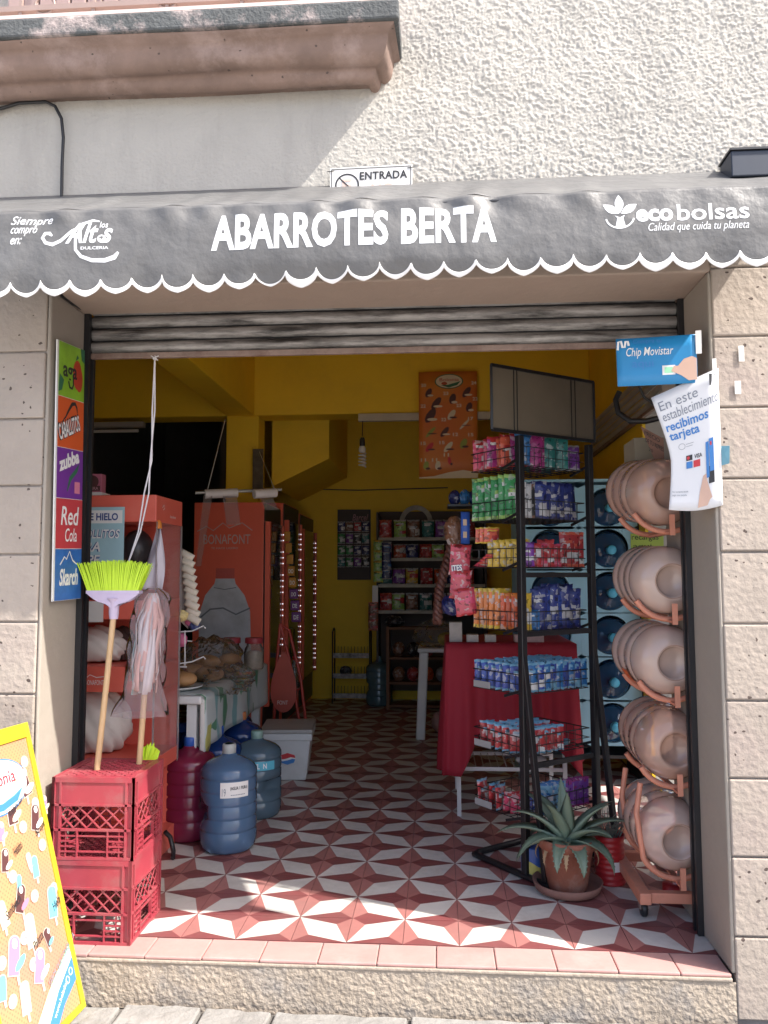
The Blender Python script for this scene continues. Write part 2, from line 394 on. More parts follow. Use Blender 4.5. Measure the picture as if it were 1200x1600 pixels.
# inside of the shop
MB().box(-3.4, 1.5, 3.051, 9.6, 3.4, 3.6).build('ceiling', m_yel, bld)
MB().box(-1.899, 1.279, 8.43, 8.55, -0.05, 3.399).build('back_wall', m_yel, bld)
MB().box(1.28, 1.299, 5.0, 9.5, -0.05, 3.399).build('interior_wall', m_yel, bld)
MB().box(1.28, 1.299, 3.06, 4.999, 2.562, 3.399).build('interior_wall', m_yel, bld)
MB().box(-3.5, -3.38, 3.05, 9.6, -0.2, 3.399).build('interior_wall', m_yel, bld)
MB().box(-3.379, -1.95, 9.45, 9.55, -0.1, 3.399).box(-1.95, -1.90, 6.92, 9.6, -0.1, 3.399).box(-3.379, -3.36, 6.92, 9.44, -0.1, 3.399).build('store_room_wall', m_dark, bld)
zb = 2.655
MB().box(-3.379, 1.279, 6.65, 6.9, zb + 0.025, 3.399).build('beam', m_yel, bld, bevel=0.008)
MB().box(-1.83, -1.585, 3.06, 6.649, zb + 0.028, 3.399).build('beam', m_yel, bld, bevel=0.008)
MB().box(-1.83, -1.545, 6.655, 6.90, 0, zb + 0.024).build('column', m_yel, bld, bevel=0.01)
# sloping underside of the stair that climbs behind the beam
MB().add([(-1.5, 7.0, 2.1), (-1.5, 8.42, 2.1), (-0.98, 8.42, 2.35), (-0.98, 7.0, 2.35), (-1.5, 7.0, 3.39), (-1.5, 8.42, 3.39), (-0.98, 8.42, 3.39), (-0.98, 7.0, 3.39)],
         [(0, 1, 2, 3), (0, 3, 7, 4), (3, 2, 6, 7), (1, 0, 4, 5)]).build('stair_underside', m_yel, bld)

# ------------------------------------------------------------------ doorstep: rough concrete riser under a row of pink border tiles
m_riser = mat('rough_render', (0.37, 0.31, 0.245), 0.95, var=0.16, scale=5, bump=0.6, bscale=90, dirt=(0.24, 0.23, 0.22), dscale=4, damt=0.8)
m_pink = mat('pink_tile', (0.47, 0.26, 0.235), 0.5, grime=.35, var=0.08, scale=6, bump=0.08, bscale=30, rnd=0.05, dirt=(0.48, 0.36, 0.33), dscale=5, damt=0.6)
step = thing('doorstep', 'rough concrete doorstep edged with a row of pink border tiles', 'doorstep', (-0.2, 2.76, GZ))
def riser_h(X, Z):
    n = vnoise(X, Z, 90, 21) * .6 + vnoise(X, Z, 170, 22) * .4
    return 0.0030 * np.clip((n - .35) * 2, 0, 1) + 0.007 * vnoise(X, Z, 7, 23) - 0.002
sheet('riser', XL - 0.01, XR + 0.01, GZ - 0.03, -0.024, FY + 0.002, 0.004, riser_h, m_riser, step)
MB().box(XL, XR, FY + 0.016, 2.9, GZ - .03, -0.025).build('riser_core', m_riser, step)
MB().box(XL, XR, FY - 0.004, 2.89, -0.0245, -0.012).build('mortar_bed', mat('step_lip', (0.36, 0.30, 0.24), 0.9, var=0.15, scale=12, bump=0.5), step, bevel=0.004)
x = -1.4195; k = 0
while x < XR - 0.01:
    x1 = min(x + 0.2, XR - 0.001)
    MB().box(x + 0.0012, x1 - 0.0012, FY + 0.000 + R.uniform(-.003, .002), 2.8985, -0.0118, 0.0005 + R.uniform(-.0012, .0006)).build('border_tile', m_pink, step, bevel=0.004)
    x = x1

# ------------------------------------------------------------------ floor of cement tiles: white rhombs and faceted red stars
m_tw = mat('tile_white', (0.58, 0.56, 0.52), 0.34, var=0.06, scale=9, rnd=0.05, grime=.38, dirt=(0.50, 0.47, 0.44), dscale=7, damt=0.4)
m_tr = mat('tile_red', (0.35, 0.145, 0.13), 0.36, var=0.10, scale=9, rnd=0.08, grime=.35)
m_td = mat('tile_dark_red', (0.19, 0.055, 0.055), 0.36, var=0.12, scale=9, rnd=0.08, grime=.35)
m_grout = mat('grout', (0.20, 0.15, 0.14), 0.9, var=0.2, scale=20)
floor = tag(MB().box(-3.38, 1.30, 2.899, 9.5, -0.1, -0.004).build('floor', m_grout), kind='structure')
TS = 0.2; LX, LY = -0.937934, 3.10196
def tile_mesh(flip):
    h = TS / 2 - 0.0009; c = 0.27
    def q(a, b): return ((a - .5) * 2 * h, (b - .5) * 2 * h, 0.0)
    # W corners (0,0),(1,1); R corners (1,0),(0,1) ; flip mirrors
    P = {'W1': (0, 0), 'W2': (1, 1), 'R1': (1, 0), 'R2': (0, 1), 'c1': (1 - c, c), 'c2': (c, 1 - c)}
    if flip: P = {k: (1 - v[0], v[1]) for k, v in P.items()}
    n = ['W1', 'W2', 'R1', 'R2', 'c1', 'c2']; vs = [q(*P[k]) for k in n]
    fs = [((0, 4, 1, 5), 0), ((2, 4, 0), 2), ((2, 1, 4), 1), ((3, 5, 1), 2), ((3, 0, 5), 1)]
    b = MB()
    for f, m in fs: b.add(vs, [f[::-1] if flip else f], m)
    e = [(-h, -h, 0), (h, -h, 0), (h, h, 0), (-h, h, 0)]; d = [(x, y, -0.0035) for x, y, z in e]
    b.add(e + d, [(i, i + 4, (i + 1) % 4 + 4, (i + 1) % 4) for i in range(4)], 2)
    return b.mesh('floor_tile', [m_tw, m_tr, m_td])
tm = [tile_mesh(False), tile_mesh(True)]
far = MB(); count = 0
for j in range(-1, 32):
    for i in range(-13, 12):
        cx = LX + (i + .5) * TS; cy = LY + (j + .5) * TS
        if cx > 1.35 or cy > 9.4 or cx < -3.3: continue
        near = (j <= 16 and cx > -1.65 and (cx < 1.3))
        fl = (i + j) % 2 != 0
        if near:
            o = link('floor_tile', tm[fl], floor); o.location = (cx, cy, R.uniform(-.0005, .0005)); count += 1
        else:
            me = tm[fl]
            far.add([(v.co.x + cx, v.co.y + cy, v.co.z) for v in me.vertices], [], 0)
            base = len(far.v) - len(me.vertices)
            for p in me.polygons: far.f.append(tuple(base + v for v in p.vertices)); far.m.append(p.material_index); far.s.append(False)
tag(far.build('floor_tile_field', [m_tw, m_tr, m_td], floor), kind='stuff')

# ------------------------------------------------------------------ balcony
m_bst = mat('balcony_stone', (0.225, 0.155, 0.125), 0.85, var=0.28, scale=5, bump=0.35, bscale=28, dirt=(0.38, 0.285, 0.25), dscale=4.5, damt=0.8, pits=0.2)
m_bslab = mat('balcony_slab', (0.085, 0.09, 0.09), 0.9, var=0.25, scale=14, bump=0.6, bscale=70, dirt=(0.66, 0.53, 0.49), dscale=4.5, damt=1.0)
bal = thing('balcony', 'weathered stone balcony slab with moulded underside above the shop awning', 'balcony', (-1.2, 2.6, 3.1))
bx = -0.122
MB().box(-2.6, bx, 2.542, 2.775, 3.192, 3.262).build('slab', m_bslab, bal, bevel=0.008)
MB().box(-2.6, bx - .004, 2.546, 2.775, 3.2625, 3.276).build('slab_top', mat('balcony_top', (0.62, 0.50, 0.46), 0.8, var=.1), bal)
prof = [(2.556, 3.191), (2.560, 3.183), (2.590, 3.178), (2.598, 3.150), (2.604, 3.130), (2.614, 3.116), (2.630, 3.106), (2.650, 3.102), (2.668, 3.108),
        (2.672, 3.090), (2.680, 3.078), (2.692, 3.070), (2.708, 3.068), (2.724, 3.072), (2.736, 3.084), (2.775, 3.086)]
def mold(a, b2, name):
    mb = MB(); pr = prof[a:b2]; xs = np.linspace(-2.6, 0, 40); vs = []
    for (y, z) in pr:
        xe = bx - 0.018 - (y - 2.556) * 0.62
        for k, q in enumerate(xs):
            x = -2.6 + (xe + 2.6) * k / 39
            vs.append((x, y + .002 * math.sin(x * 9 + z * 60), z + .0025 * math.sin(x * 5.3 + y * 40)))
    n = 40
    mb.add(vs, [(i * n + j, (i + 1) * n + j, (i + 1) * n + j + 1, i * n + j + 1) for i in range(len(pr) - 1) for j in range(n - 1)], 0, True)
    # mitred return at the end
    e = [vs[i * n + n - 1] for i in range(len(pr))]; w = [(p[0] + 0.012, 2.775, p[2]) for p in e]
    mb.add(e + w, [(i, len(pr) + i, len(pr) + i + 1, i + 1) for i in range(len(pr) - 1)], 0, True)
    mb.build(name, m_bst, bal)
mold(0, 10, 'cove_moulding'); mold(9, 16, 'torus_moulding')
m_iron = mat('brown_iron', (0.30, 0.22, 0.19), 0.5, var=0.1)
for p in ((70, 12), (262, 3)):
    c = Yp(p[0], p[1] - 4, 2.60)
    MB().tube([(c.x + .036 * math.cos(t), 2.60, c.z + .036 * math.sin(t)) for t in [6.2831853 * k / 20 for k in range(20)]], 0.006, 6, closed=True).build('scroll', m_iron, bal)
rl = MB().bar((-2.6, 2.60, 3.335), (bx - .35, 2.60, 3.335), .02).bar((-2.6, 2.60, 4.1), (bx - .02, 2.60, 4.1), .03)
rl.build('rail', m_iron, bal)
for k in range(9): MB().bar((-2.3 + k * .27, 2.60, 3.277), (-2.3 + k * .27, 2.60, 4.09), .012).build('baluster', m_iron, bal)
bd = thing('balcony_door', 'brown ribbed metal balcony door with a bright gap, seen over the balcony edge', 'door', (-1.1, 2.76, 3.3))
m_bd = mat('balcony_door_paint', (0.36, 0.26, 0.235), 0.55, var=0.06)
x = -1.62
for k in range(20):
    w = 0.062
    MB().box(x + .004, x + w - .003, 2.728, 2.75, 3.28, 5.2).build('door_panel', m_bd, bd, bevel=0.004); x += w
MB().box(-1.63, x, 2.751, 2.757, 3.28, 5.2).build('door_backing', mat('door_gap', (0.66, 0.58, 0.52), 0.6), bd)

# ------------------------------------------------------------------ awning
AY, AZT = 2.41, 2.488
AXL, AXR = -1.76, 1.26
aw = thing('awning', 'grey fabric shop awning with white scalloped trim and white lettering', 'awning', (-0.2, 2.6, 2.5))
def azb(x): return 2.212 + 0.012 * (x + 0.8) + 0.006 * math.sin(x * 2.1 + 1)
_wr = [(R.uniform(3, 8), R.uniform(-4, 4), R.uniform(0, 6.28), R.uniform(.5, 1)) for _ in range(5)]
_wr3 = [(R.uniform(9, 22), R.uniform(-8, 8), R.uniform(0, 6.28), R.uniform(.4, 1)) for _ in range(6)]
_wr2 = [(R.uniform(18, 34), R.uniform(-9, 9), R.uniform(0, 6.28), R.uniform(.4, 1)) for _ in range(6)]
def awy(x, z):
    t = max(0.0, min(1.0, (AZT - z) / 0.27))              # 0 at the top hem, 1 at the scallops
    w = sum(a * math.sin(f * x + g * (AZT - z) * 4 + p) for f, g, p, a in _wr) * 0.0026
    pk = sum(a * math.sin(f * x * 1.6 + g * (AZT - z) * 3 + p) for f, g, p, a in _wr2) * 0.0042 * math.exp(-((t - .08) / .13) ** 2)
    lo = math.sin(31.4 * (x - 0.02)) * 0.004 * max(0, t - .6) / .4
    mid = 0.016 * math.exp(-((x + .15) / .6) ** 2) * max(0, t - .75) / .25    # bottom curls under in the middle
    w += sum(a * math.sin(f * x + g * (AZT - z) * 5 + p) for f, g, p, a in _wr3) * 0.0013
    sag = -0.012 * math.sin(t * 3.14)
    return AY + w * (0.4 + .6 * t) + pk + lo + mid + sag
SPC = 0.1
def scal(x):     # 0 at cusp, 1 at the middle of a scallop
    u = ((x - 0.021) / SPC) % 1.0
    return math.sqrt(max(0, 1 - (2 * u - 1) ** 2 * 0.97))
def zA(x): k = int((x - 0.021) // SPC); return azb(x) + 0.058 - 0.046 * scal(x) + .003 * math.sin(k * 2.3)
def zB(x): k = int((x - 0.021) // SPC); return azb(x) + 0.034 - 0.026 * scal(x) - 0.012 * (1 - abs(2 * (((x - 0.021) / SPC) % 1.0) - 1)) + .004 * math.sin(k * 1.7) + 0.010 * math.exp(-((x + .15) / .5) ** 2) * (0.5 + .5 * math.sin(k * 2.9))
m_aw = mat('awning_cloth', (0.125, 0.123, 0.12), 0.5, var=0.10, scale=4, bump=0.45, bscale=9, bdist=0.03, spec=0.4, dirt=(0.19, 0.19, 0.185), dscale=3, damt=0.5)
m_trim = mat('awning_trim', (0.74, 0.73, 0.71), 0.6, var=0.04)
NX = 720
val = MB().grid(lambda u, v: (AXL + (AXR - AXL) * u, awy(AXL + (AXR - AXL) * u, AZT + (zA(AXL + (AXR - AXL) * u) - AZT) * v), AZT + (zA(AXL + (AXR - AXL) * u) - AZT) * v), NX, 26).build('valance', m_aw, aw, solid=0.0012)
def trimpt(u, v):
    x = AXL + (AXR - AXL) * u; z = zA(x) + (zB(x) - zA(x)) * v + 0.004 * (1 - v)
    return (x, awy(x, z) - 0.0018, z)
MB().grid(trimpt, NX, 4).build('scalloped_trim', m_trim, aw, solid=0.0012)
def roofpt(u, v):
    x = AXL + (AXR - AXL) * u; y = 2.756 + (AY - 2.756) * v; z = 2.716 + (AZT - 2.716) * v
    y0 = awy(x, AZT)
    pk = sum(a * math.sin(f * x * 1.6 + p + 2 * v) for f, g, p, a in _wr2) * 0.004 * v * (1.15 - v) * 4 * .5
    return (x, y + (y0 - AY) * v, z + pk - 0.012 * math.sin(v * 3.14))
MB().grid(roofpt, 320, 14).build('roof_cloth', m_aw, aw, solid=0.0014)
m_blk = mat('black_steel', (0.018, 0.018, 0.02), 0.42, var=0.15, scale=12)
for a, b in (((AXL, AY + .02, AZT - .012), (AXR, AY + .02, AZT - .012)), ((AXL, 2.745, 2.695), (AXR, 2.745, 2.695))):
    MB().tube([a, b], 0.010, 8).build('frame_tube', m_blk, aw)
for x in (AXL + .01, -0.7, 0.35, AXR - .01):
    MB().tube([(x, AY + .02, AZT - .012), (x, 2.75, 2.69)], 0.009, 6).build('frame_arm', m_blk, aw)
# lettering printed on the cloth
afr = Fr((0, AY, 0), (1, 0, 0), (0, 0, 1), fn=lambda a, b, l: Vector((a, awy(a, b) - 0.0011 - l * .2, b)))
def ap(px, py): p = Yp(px, py, AY - .005); return p.x, p.z
m_let = flat('awning_white', (0.78, 0.79, 0.80))
t = MB(); a0 = ap(330, 393); a1 = ap(776, 385); top = ap(400, 334)
afr.text(t, 'ABARROTES', a0[0], a0[1], ap(607, 390)[0] - a0[0], top[1] - a0[1], bold=0.034, fine=.02, space=1.03)
b0 = ap(627, 386)
afr.text(t, 'BERTA', b0[0], a0[1], a1[0] - b0[0], top[1] - a0[1], bold=0.034, fine=.02, space=1.03)
t.build('shop_name_lettering', m_let, val)
t = MB()
for s, x0, y0, x1, y1 in (('Siempre', 18, 357, 84, 337), ('compro', 18, 371, 59, 356), ('en:', 18, 384, 36, 373)):
    p = ap(x0, y0); q = ap(x1, y1); afr.text(t, s, p[0], p[1], q[0] - p[0], q[1] - p[1], shear=.35, bold=.006, fine=.03)
p = ap(104, 383); q = ap(178, 347); afr.text(t, 'Alt s', p[0], p[1], q[0] - p[0], q[1] - p[1], shear=.3, bold=.022, fine=.02)
p = ap(157, 358); q = ap(170, 348); afr.text(t, 'los', p[0], p[1] + .002, q[0] - p[0], q[1] - p[1], shear=.2, bold=.006)
p = ap(128, 392); q = ap(171, 386); afr.text(t, 'DULCERIA', p[0], p[1], q[0] - p[0], q[1] - p[1], bold=.02)
def astroke(pts, w): afr.stroke(t, [ap(*q) for q in pts], w)
astroke([(83, 370), (79, 366), (72, 366), (68, 373), (73, 381), (84, 384), (97, 378), (112, 364), (130, 350), (146, 345), (157, 347)], [.006, .012, .012, .011, .011, .012, .011, .010, .010, .009, .004])
astroke([(133, 350), (126, 362), (120, 376), (120, 392), (128, 402), (145, 408), (165, 408), (180, 403), (186, 395)], [.006, .010, .010, .010, .011, .012, .014, .016, .008])
for k in range(1): astroke([(161 + 8 * math.cos(a) * (1 - a / 14), 374 + 7 * math.sin(a) * (1 - a / 14)) for a in [j * .5 for j in range(20)]], .005)
t.build('sweet_shop_lettering', m_let, val)
t = MB()
p = ap(993, 349); q = ap(1052, 327); afr.text(t, 'eco', p[0], p[1], q[0] - p[0] - .004, q[1] - p[1], bold=.035, fine=.03)
p = ap(1057, 347); q = ap(1168, 317); afr.text(t, 'bolsas', p[0], p[1], q[0] - p[0], q[1] - p[1], bold=.012, fine=.03)
p = ap(1012, 367); q = ap(1168, 346); afr.text(t, 'Calidad que cuida tu planeta', p[0], p[1], q[0] - p[0], q[1] - p[1], shear=.25, bold=-.004, fine=.05)
def leaf2(cx, cy, L, w, ang):
    pts = []
    for k in range(9): s = k / 8; pts.append((s * L, w * math.sin(s * 3.14)))
    for k in range(7, 0, -1): s = k / 8; pts.append((s * L, -w * math.sin(s * 3.14)))
    c, s2 = math.cos(ang), math.sin(ang); o = ap(cx, cy)
    afr.poly(t, [(o[0] + c * a - s2 * b, o[1] + s2 * a + c * b) for a, b in pts])
leaf2(968, 334, .062, .013, 1.6); leaf2(967, 335, .058, .013, 2.55); leaf2(970, 335, .056, .013, .55)
o = ap(968, 340); afr.ring(t, o[0], o[1], .042, .036, .005, t0=3.3, t1=6.1)
afr.poly(t, [ap(961, 358), ap(964, 342), ap(960, 338), ap(968, 341), ap(976, 337), ap(973, 342), ap(977, 356)])
t.build('bag_maker_logo', m_let, val)

# ------------------------------------------------------------------ roller shutters and their rails
m_slat = mat('shutter_steel', (0.31, 0.295, 0.28), 0.5, metal=0.25, var=0.25, scale=6, bump=0.2, bscale=20, dirt=(0.03, 0.026, 0.024), dscale=7, damt=1.0, streak=(.5, 1, 5), dmin=.43)
m_rust = mat('rusty_bar', (0.27, 0.20, 0.17), 0.7, metal=0.2, var=0.25, scale=10, dirt=(0.14, 0.07, 0.05), dscale=9, damt=0.8)
def slat(o, axis, h, mt=None):
    """one rolled slat: curved lath with a hooked lip; axis = (start, end) at its lower edge, outward normal n"""
    (a, b, n) = axis; a = Vector(a); b = Vector(b); n = Vector(n); mb = MB(); pr = []
    for k in range(9):
        s = k / 8; pr.append((h * (.05 + .9 * s), 0.016 * math.sin(s * 3.14) ** .7))
    pr += [(h * .97, -.006), (h * .97, -.008)]
    nl = 24; vs = [a + (b - a) * (j / nl) + n * (q + .0012 * math.sin(j * 2.7 + h * 900)) + Vector((0, 0, z)) for z, q in pr for j in range(nl + 1)]
    w = nl + 1
    mb.add(vs, [(i * w + j, i * w + j + 1, (i + 1) * w + j + 1, (i + 1) * w + j) for i in range(len(pr) - 1) for j in range(nl)], 0, True)
    mb.build('slat', mt or m_slat, o)
sh = thing('roller_shutter', 'dirty grey steel roller shutter rolled up under the door lintel', 'shutter', (-0.2, 3.06, 2.2))
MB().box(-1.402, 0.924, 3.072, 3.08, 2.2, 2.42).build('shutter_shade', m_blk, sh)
for k in range(4): slat(sh, ((-1.402, 3.066, 2.200 + k * .052), (0.924, 3.066, 2.200 + k * .052), (0, -1, 0)), .052)
MB().box(-1.402, 0.924, 3.050, 3.070, 2.176, 2.199).build('bottom_bar', m_rust, sh, bevel=.003)
MB().box(-1.402, 0.924, 3.09, 3.10, 2.2, 2.5).build('shutter_curtain', m_slat, sh)
for x0, x1 in ((XL + .001, XL + .024), (XR - .022, XR - .001)):
    MB().box(x0, x1, 3.030, 3.048, 0.001, 2.357).box(x0, x1, 3.076, 3.094, 0.001, 2.357).box(x0 + (0 if x0 < 0 else .016), x1 - (.016 if x0 < 0 else 0), 3.048, 3.076, .001, 2.357).build('guide_rail', m_blk, sh)
m_slat2 = mat('side_shutter_steel', (0.46, 0.44, 0.41), 0.5, metal=0.2, var=0.15, scale=5, dirt=(0.2, 0.18, 0.16), dscale=5, damt=0.5)
ss = thing('side_shutter', 'grey ribbed steel roller shutter above the side doorway by the jug racks', 'shutter', (1.17, 4.7, 2.2))
for k in range(5): slat(ss, ((1.262, 3.40, 2.285 + k * .052), (1.262, 6.5, 2.285 + k * .052), (-1, 0, 0)), .052, m_slat2)
MB().box(1.250, 1.272, 3.40, 6.5, 2.262, 2.284).build('bottom_bar', m_rust, ss)
# unseen canopy, added to block sun through the side doorway (street side)
sc2 = thing('side_awning', 'dark grey canvas canopy shading the side doorway from the street', 'awning', (1.5, 4.7, 2.3))
MB().grid(lambda u, v: (1.501 + 1.02 * v, 2.75 + 2.65 * u, 2.66 - 0.50 * v - .01 * math.sin(u * 30)), 40, 6).grid(lambda u, v: (2.521, 2.75 + 2.65 * u, 2.16 - .22 * v), 40, 2).build('canopy_cloth', m_aw, sc2, solid=.002)
for y in (2.77, 5.38): MB().tube([(1.502, y, 2.64), (2.51, y, 2.15)], .012).build('frame_arm', m_blk, sc2)
# ------------------------------------------------------------------ signs and small things on the facade
m_white = mat('white_enamel', (0.74, 0.73, 0.70), 0.45, var=0.04)
m_cable = mat('black_cable', (0.015, 0.015, 0.016), 0.5)
m_tape = mat('white_tape', (0.72, 0.71, 0.68), 0.5, var=0.06)
P_K = flat('black', (0.025, 0.025, 0.028)); P_W = flat('white', (0.76, 0.75, 0.73)); P_R = flat('red', (0.55, 0.04, 0.05))
P_N = flat('navy', (0.03, 0.06, 0.22)); P_B = flat('blue', (0.05, 0.20, 0.50)); P_C = flat('cyan', (0.15, 0.50, 0.62))
P_G = flat('green', (0.20, 0.42, 0.05)); P_LG = flat('mint', (0.32, 0.68, 0.42)); P_O = flat('orange', (0.60, 0.14, 0.04)); P_Y = flat('yellow', (0.78, 0.66, 0.04))
P_P = flat('purple', (0.17, 0.05, 0.30)); P_BR = flat('chocolate', (0.09, 0.035, 0.035)); P_CR = flat('cream', (0.68, 0.60, 0.44)); P_PK = flat('pink', (0.62, 0.20, 0.30))
P_SK = flat('skin', (0.58, 0.38, 0.29)); P_F = flat('faded_ink', (0.64, 0.47, 0.40)); P_GY = flat('grey_ink', (0.22, 0.24, 0.28)); P_DG = flat('dark_green', (0.03, 0.14, 0.07))

# no-parking plate over the awning
c = Yp(516, 264, 2.738); w = 0.298
es = thing('entrance_sign', 'white metal no-parking plate lettered ENTRADA wired to the stucco above the awning', 'sign', (c.x + w / 2, 2.74, c.z - .2))
fr = Fr((c.x, 2.738, c.z - 0.235), (1, 0, .012), (0, -.02, 1))
b = MB(); b.add([fr.pt(x, y, l) for l in (0, -.002) for x, y in ((0, 0), (w, 0), (w, .235), (0, .235))], [(0, 1, 2, 3), (7, 6, 5, 4), (0, 4, 5, 1), (1, 5, 6, 2), (2, 6, 7, 3), (3, 7, 4, 0)])
epl = b.build('plate', m_white, es)
b = MB()
fr.stroke(b, [(.006, .004), (w - .006, .004), (w - .006, .229), (.006, .229)], .004, closed=True)
fr.text(b, 'ENTRADA', .108, .185, .172, .030, bold=.03, space=1.08)
fr.ring(b, .062, .168, .041, .041, .006); fr.stroke(b, [(.033, .197), (.091, .139)], .005, .0022)
b.build('black_lettering', P_K, epl)
b = MB(); fr.text(b, 'E', .044, .14, .034, .052, bold=.03); fr.text(b, 'NO', .15, .130, .08, .040, bold=.02); fr.text(b, 'ESTACIONARSE', .03, .05, .24, .03, bold=.01)
b.build('faded_lettering', P_F, epl)
for x in (.004, w - .004): MB().tube([fr.pt(x - .014, .222, .001), fr.pt(x + .012, .223, .003)], .0014, 5).build('fixing_wire', m_cable, es)

tag(MB().tube([Yp(-30, 180, 2.745), Yp(0, 170, 2.742), Yp(30, 161, 2.740), Yp(72, 159, 2.738), Yp(86, 166, 2.738), Yp(96, 185, 2.738), Yp(99, 215, 2.738), Yp(97, 260, 2.74), Yp(96, 320, 2.742)], 0.006, 8).build('wall_cable', m_cable),
    'black cable looping down the stucco wall below the balcony', 'cable')
tag(MB().tube([Yp(70, 420, 2.75), Yp(88, 450, 2.755), Xp(98, 463, -1.418), Xp(112, 473, -1.418), Xp(126, 482, -1.418), Xp(142, 487, -1.416)], 0.006, 8).build('door_cable', m_cable),
    'thin black cable clipped to the door jamb under the awning', 'cable')
p = Yp(1143, 262, 2.64); q = Yp(1235, 232, 2.64)
fx = thing('wall_lamp', 'dark blue box lamp fixed to the stucco just above the awning', 'lamp', (p.x, 2.70, p.z))
MB().box(p.x, q.x, 2.64, 2.745, p.z - .03, q.z).build('housing', mat('dark_blue_housing', (0.02, 0.028, 0.045), 0.5), fx, bevel=.004)
MB().box(p.x - .004, q.x + .004, 2.634, 2.75, q.z + .0005, q.z + .008).build('cover', m_blk, fx)

# five-brand strip on the door jamb: a light board of five printed panels
bo = thing('drinks_board', 'tall narrow board of five soft-drink panels on the door jamb', 'sign', (XL, 2.92, 1.7))
TL = Xp(90, 530, -1.405); TRt = Xp(132, 548, -1.395); BLt = Xp(82, 940, -1.405); BRt = Xp(126, 935, -1.395)
def bil(u, v, l=0.0):
    p = (BLt * (1 - u) + BRt * u) * (1 - v) + (TL * (1 - u) + TRt * u) * v
    return p + Vector((l, 0, 0))
WB, HB = .225, .985
bfr = Fr((0, 0, 0), (0, 1, 0), (0, 0, 1), fn=lambda a, b2, l: bil(a / WB, b2 / HB, l))
b = MB(); b.add([bil(u, v, l) for l in (0, -.005) for u, v in ((0, 0), (1, 0), (1, 1), (0, 1))], [(0, 1, 2, 3), (7, 6, 5, 4), (0, 4, 5, 1), (1, 5, 6, 2), (2, 6, 7, 3), (3, 7, 4, 0)])
bbk = b.build('backing_board', m_white, bo)
cols = [mat('print_skarch_blue', (0.03, 0.13, 0.40), .45, var=.35, scale=9), mat('print_cola_red', (0.50, 0.05, 0.06), .45, var=.06, scale=6), mat('print_violet', (0.16, 0.035, 0.27), .45, var=.06), mat('print_orange2', (0.62, 0.10, 0.025), .45, var=.06), mat('print_apple_green', (0.22, 0.42, 0.03), .45, var=.35, scale=7)]
hs_ = [0, .195, .387, .580, .775, .985]
panels = []
for k in range(5):
    b = MB(); bfr.rect(b, .012 if k else .012, hs_[k] + .001, WB, hs_[k + 1] - .001, .0006)
    panels.append(b.build('panel', cols[k], bo))
def brand(k, fn):
    b = MB(); fn(b); b.build('brand_lettering', P_W, panels[k])
brand(0, lambda b: bfr.text(b, 'Skarch', .045, .055, .15, .065, .0016, bold=.03, shear=.2))
b = MB(); bfr.stroke(b, [(.05, .135), (.085, .165), (.10, .155), (.125, .185), (.15, .15), (.185, .135)], .006); b.build('mountain_logo', P_W, panels[0])
brand(1, lambda b: bfr.text(b, 'Red', .05, .285, .145, .072, .0016, bold=.012, shear=.15)); brand(1, lambda b: bfr.text(b, 'Cola', .085, .222, .095, .052, .0016, bold=.008, shear=.15))
brand(2, lambda b: bfr.text(b, 'zubba', .03, .485, .17, .055, .0024, bold=.045, rot=.28, shear=.15))
brand(3, lambda b: bfr.text(b, 'CABALLITOS', .03, .605, .175, .062, .0024, bold=.02, rot=.32))
b = MB()
bfr.text(b, 'CABALLITOS', .026, .600, .183, .072, .0014, bold=.075, rot=.32)
bfr.stroke(b, [(.055, .685), (.075, .70), (.10, .73), (.125, .755), (.15, .76), (.165, .745), (.17, .725)], [.004, .008, .012, .016, .014, .010, .004])
bfr.text(b, 'aga', .045, .835, .115, .062, .0022, bold=.02)
bfr.stroke(b, [(.09, .84), (.10, .818), (.12, .815), (.13, .83), (.128, .86)], .010, .0022)
b.build('dark_lettering', P_K, bbk)
b = MB(); bfr.ell(b, .165, .875, .038, .058, .0012); bfr.ell(b, .18, .86, .03, .05, .0013); b.build('apple_print', mat('print_apple', (0.45, 0.05, 0.03), .4, var=.3, scale=12), bo)
b = MB(); bfr.poly(b, [(.15, .93), (.16, .955), (.175, .945)], .0014); bfr.poly(b, [(.012, .79), (.04, .80), (.055, .84), (.02, .86)], .0014)
bfr.poly(b, [(.19, .985), (.225, .985), (.225, .93), (.20, .94)], .0014); bfr.stroke(b, [(.095, .415), (.12, .465), (.17, .50), (.19, .525)], [.004, .02, .018, .004], .0013)
b.build('leaf_print', P_DG, bbk)
b = MB(); bfr.rect(b, .155, .41, .20, .455, .0014); b.build('pink_print', P_PK, bbk)

# blue phone-chip card taped to the pillar
ms = thing('phone_chip_card', 'blue printed phone chip card taped to the stone pillar', 'sign', (.78, 2.79, 2.05))
A, B_, C_, D_ = (Yp(962, 530, 2.80), Yp(1088, 522, 2.765), Yp(1090, 598, 2.765), Yp(965, 604, 2.80))
def mbil(a, b2, l=0.0):
    u, v = a / .28, b2 / .178
    p = (D_ * (1 - u) + C_ * u) * (1 - v) + (A * (1 - u) + B_ * u) * v
    return p + Vector((0, -l + .004 * math.sin(u * 3.1), 0))
mfr = Fr((0, 0, 0), (1, 0, 0), (0, 0, 1), fn=mbil)
b = MB().grid(lambda u, v: mbil(u * .28, v * .178), 12, 4); b.build('card', mat('print_sky_blue', (0.02, 0.22, 0.47), .4, var=.12, scale=4), ms, solid=.001)
b = MB(); mfr.text(b, 'Chip Movistar', .035, .10, .165, .042, .0025, shear=.25, bold=.004, fine=.03)
mfr.stroke(b, [(.005, .135), (.008, .165), (.018, .168), (.022, .145), (.03, .145), (.034, .166), (.042, .166), (.045, .15)], .008, .0025); b.build('white_lettering', P_W, ms)
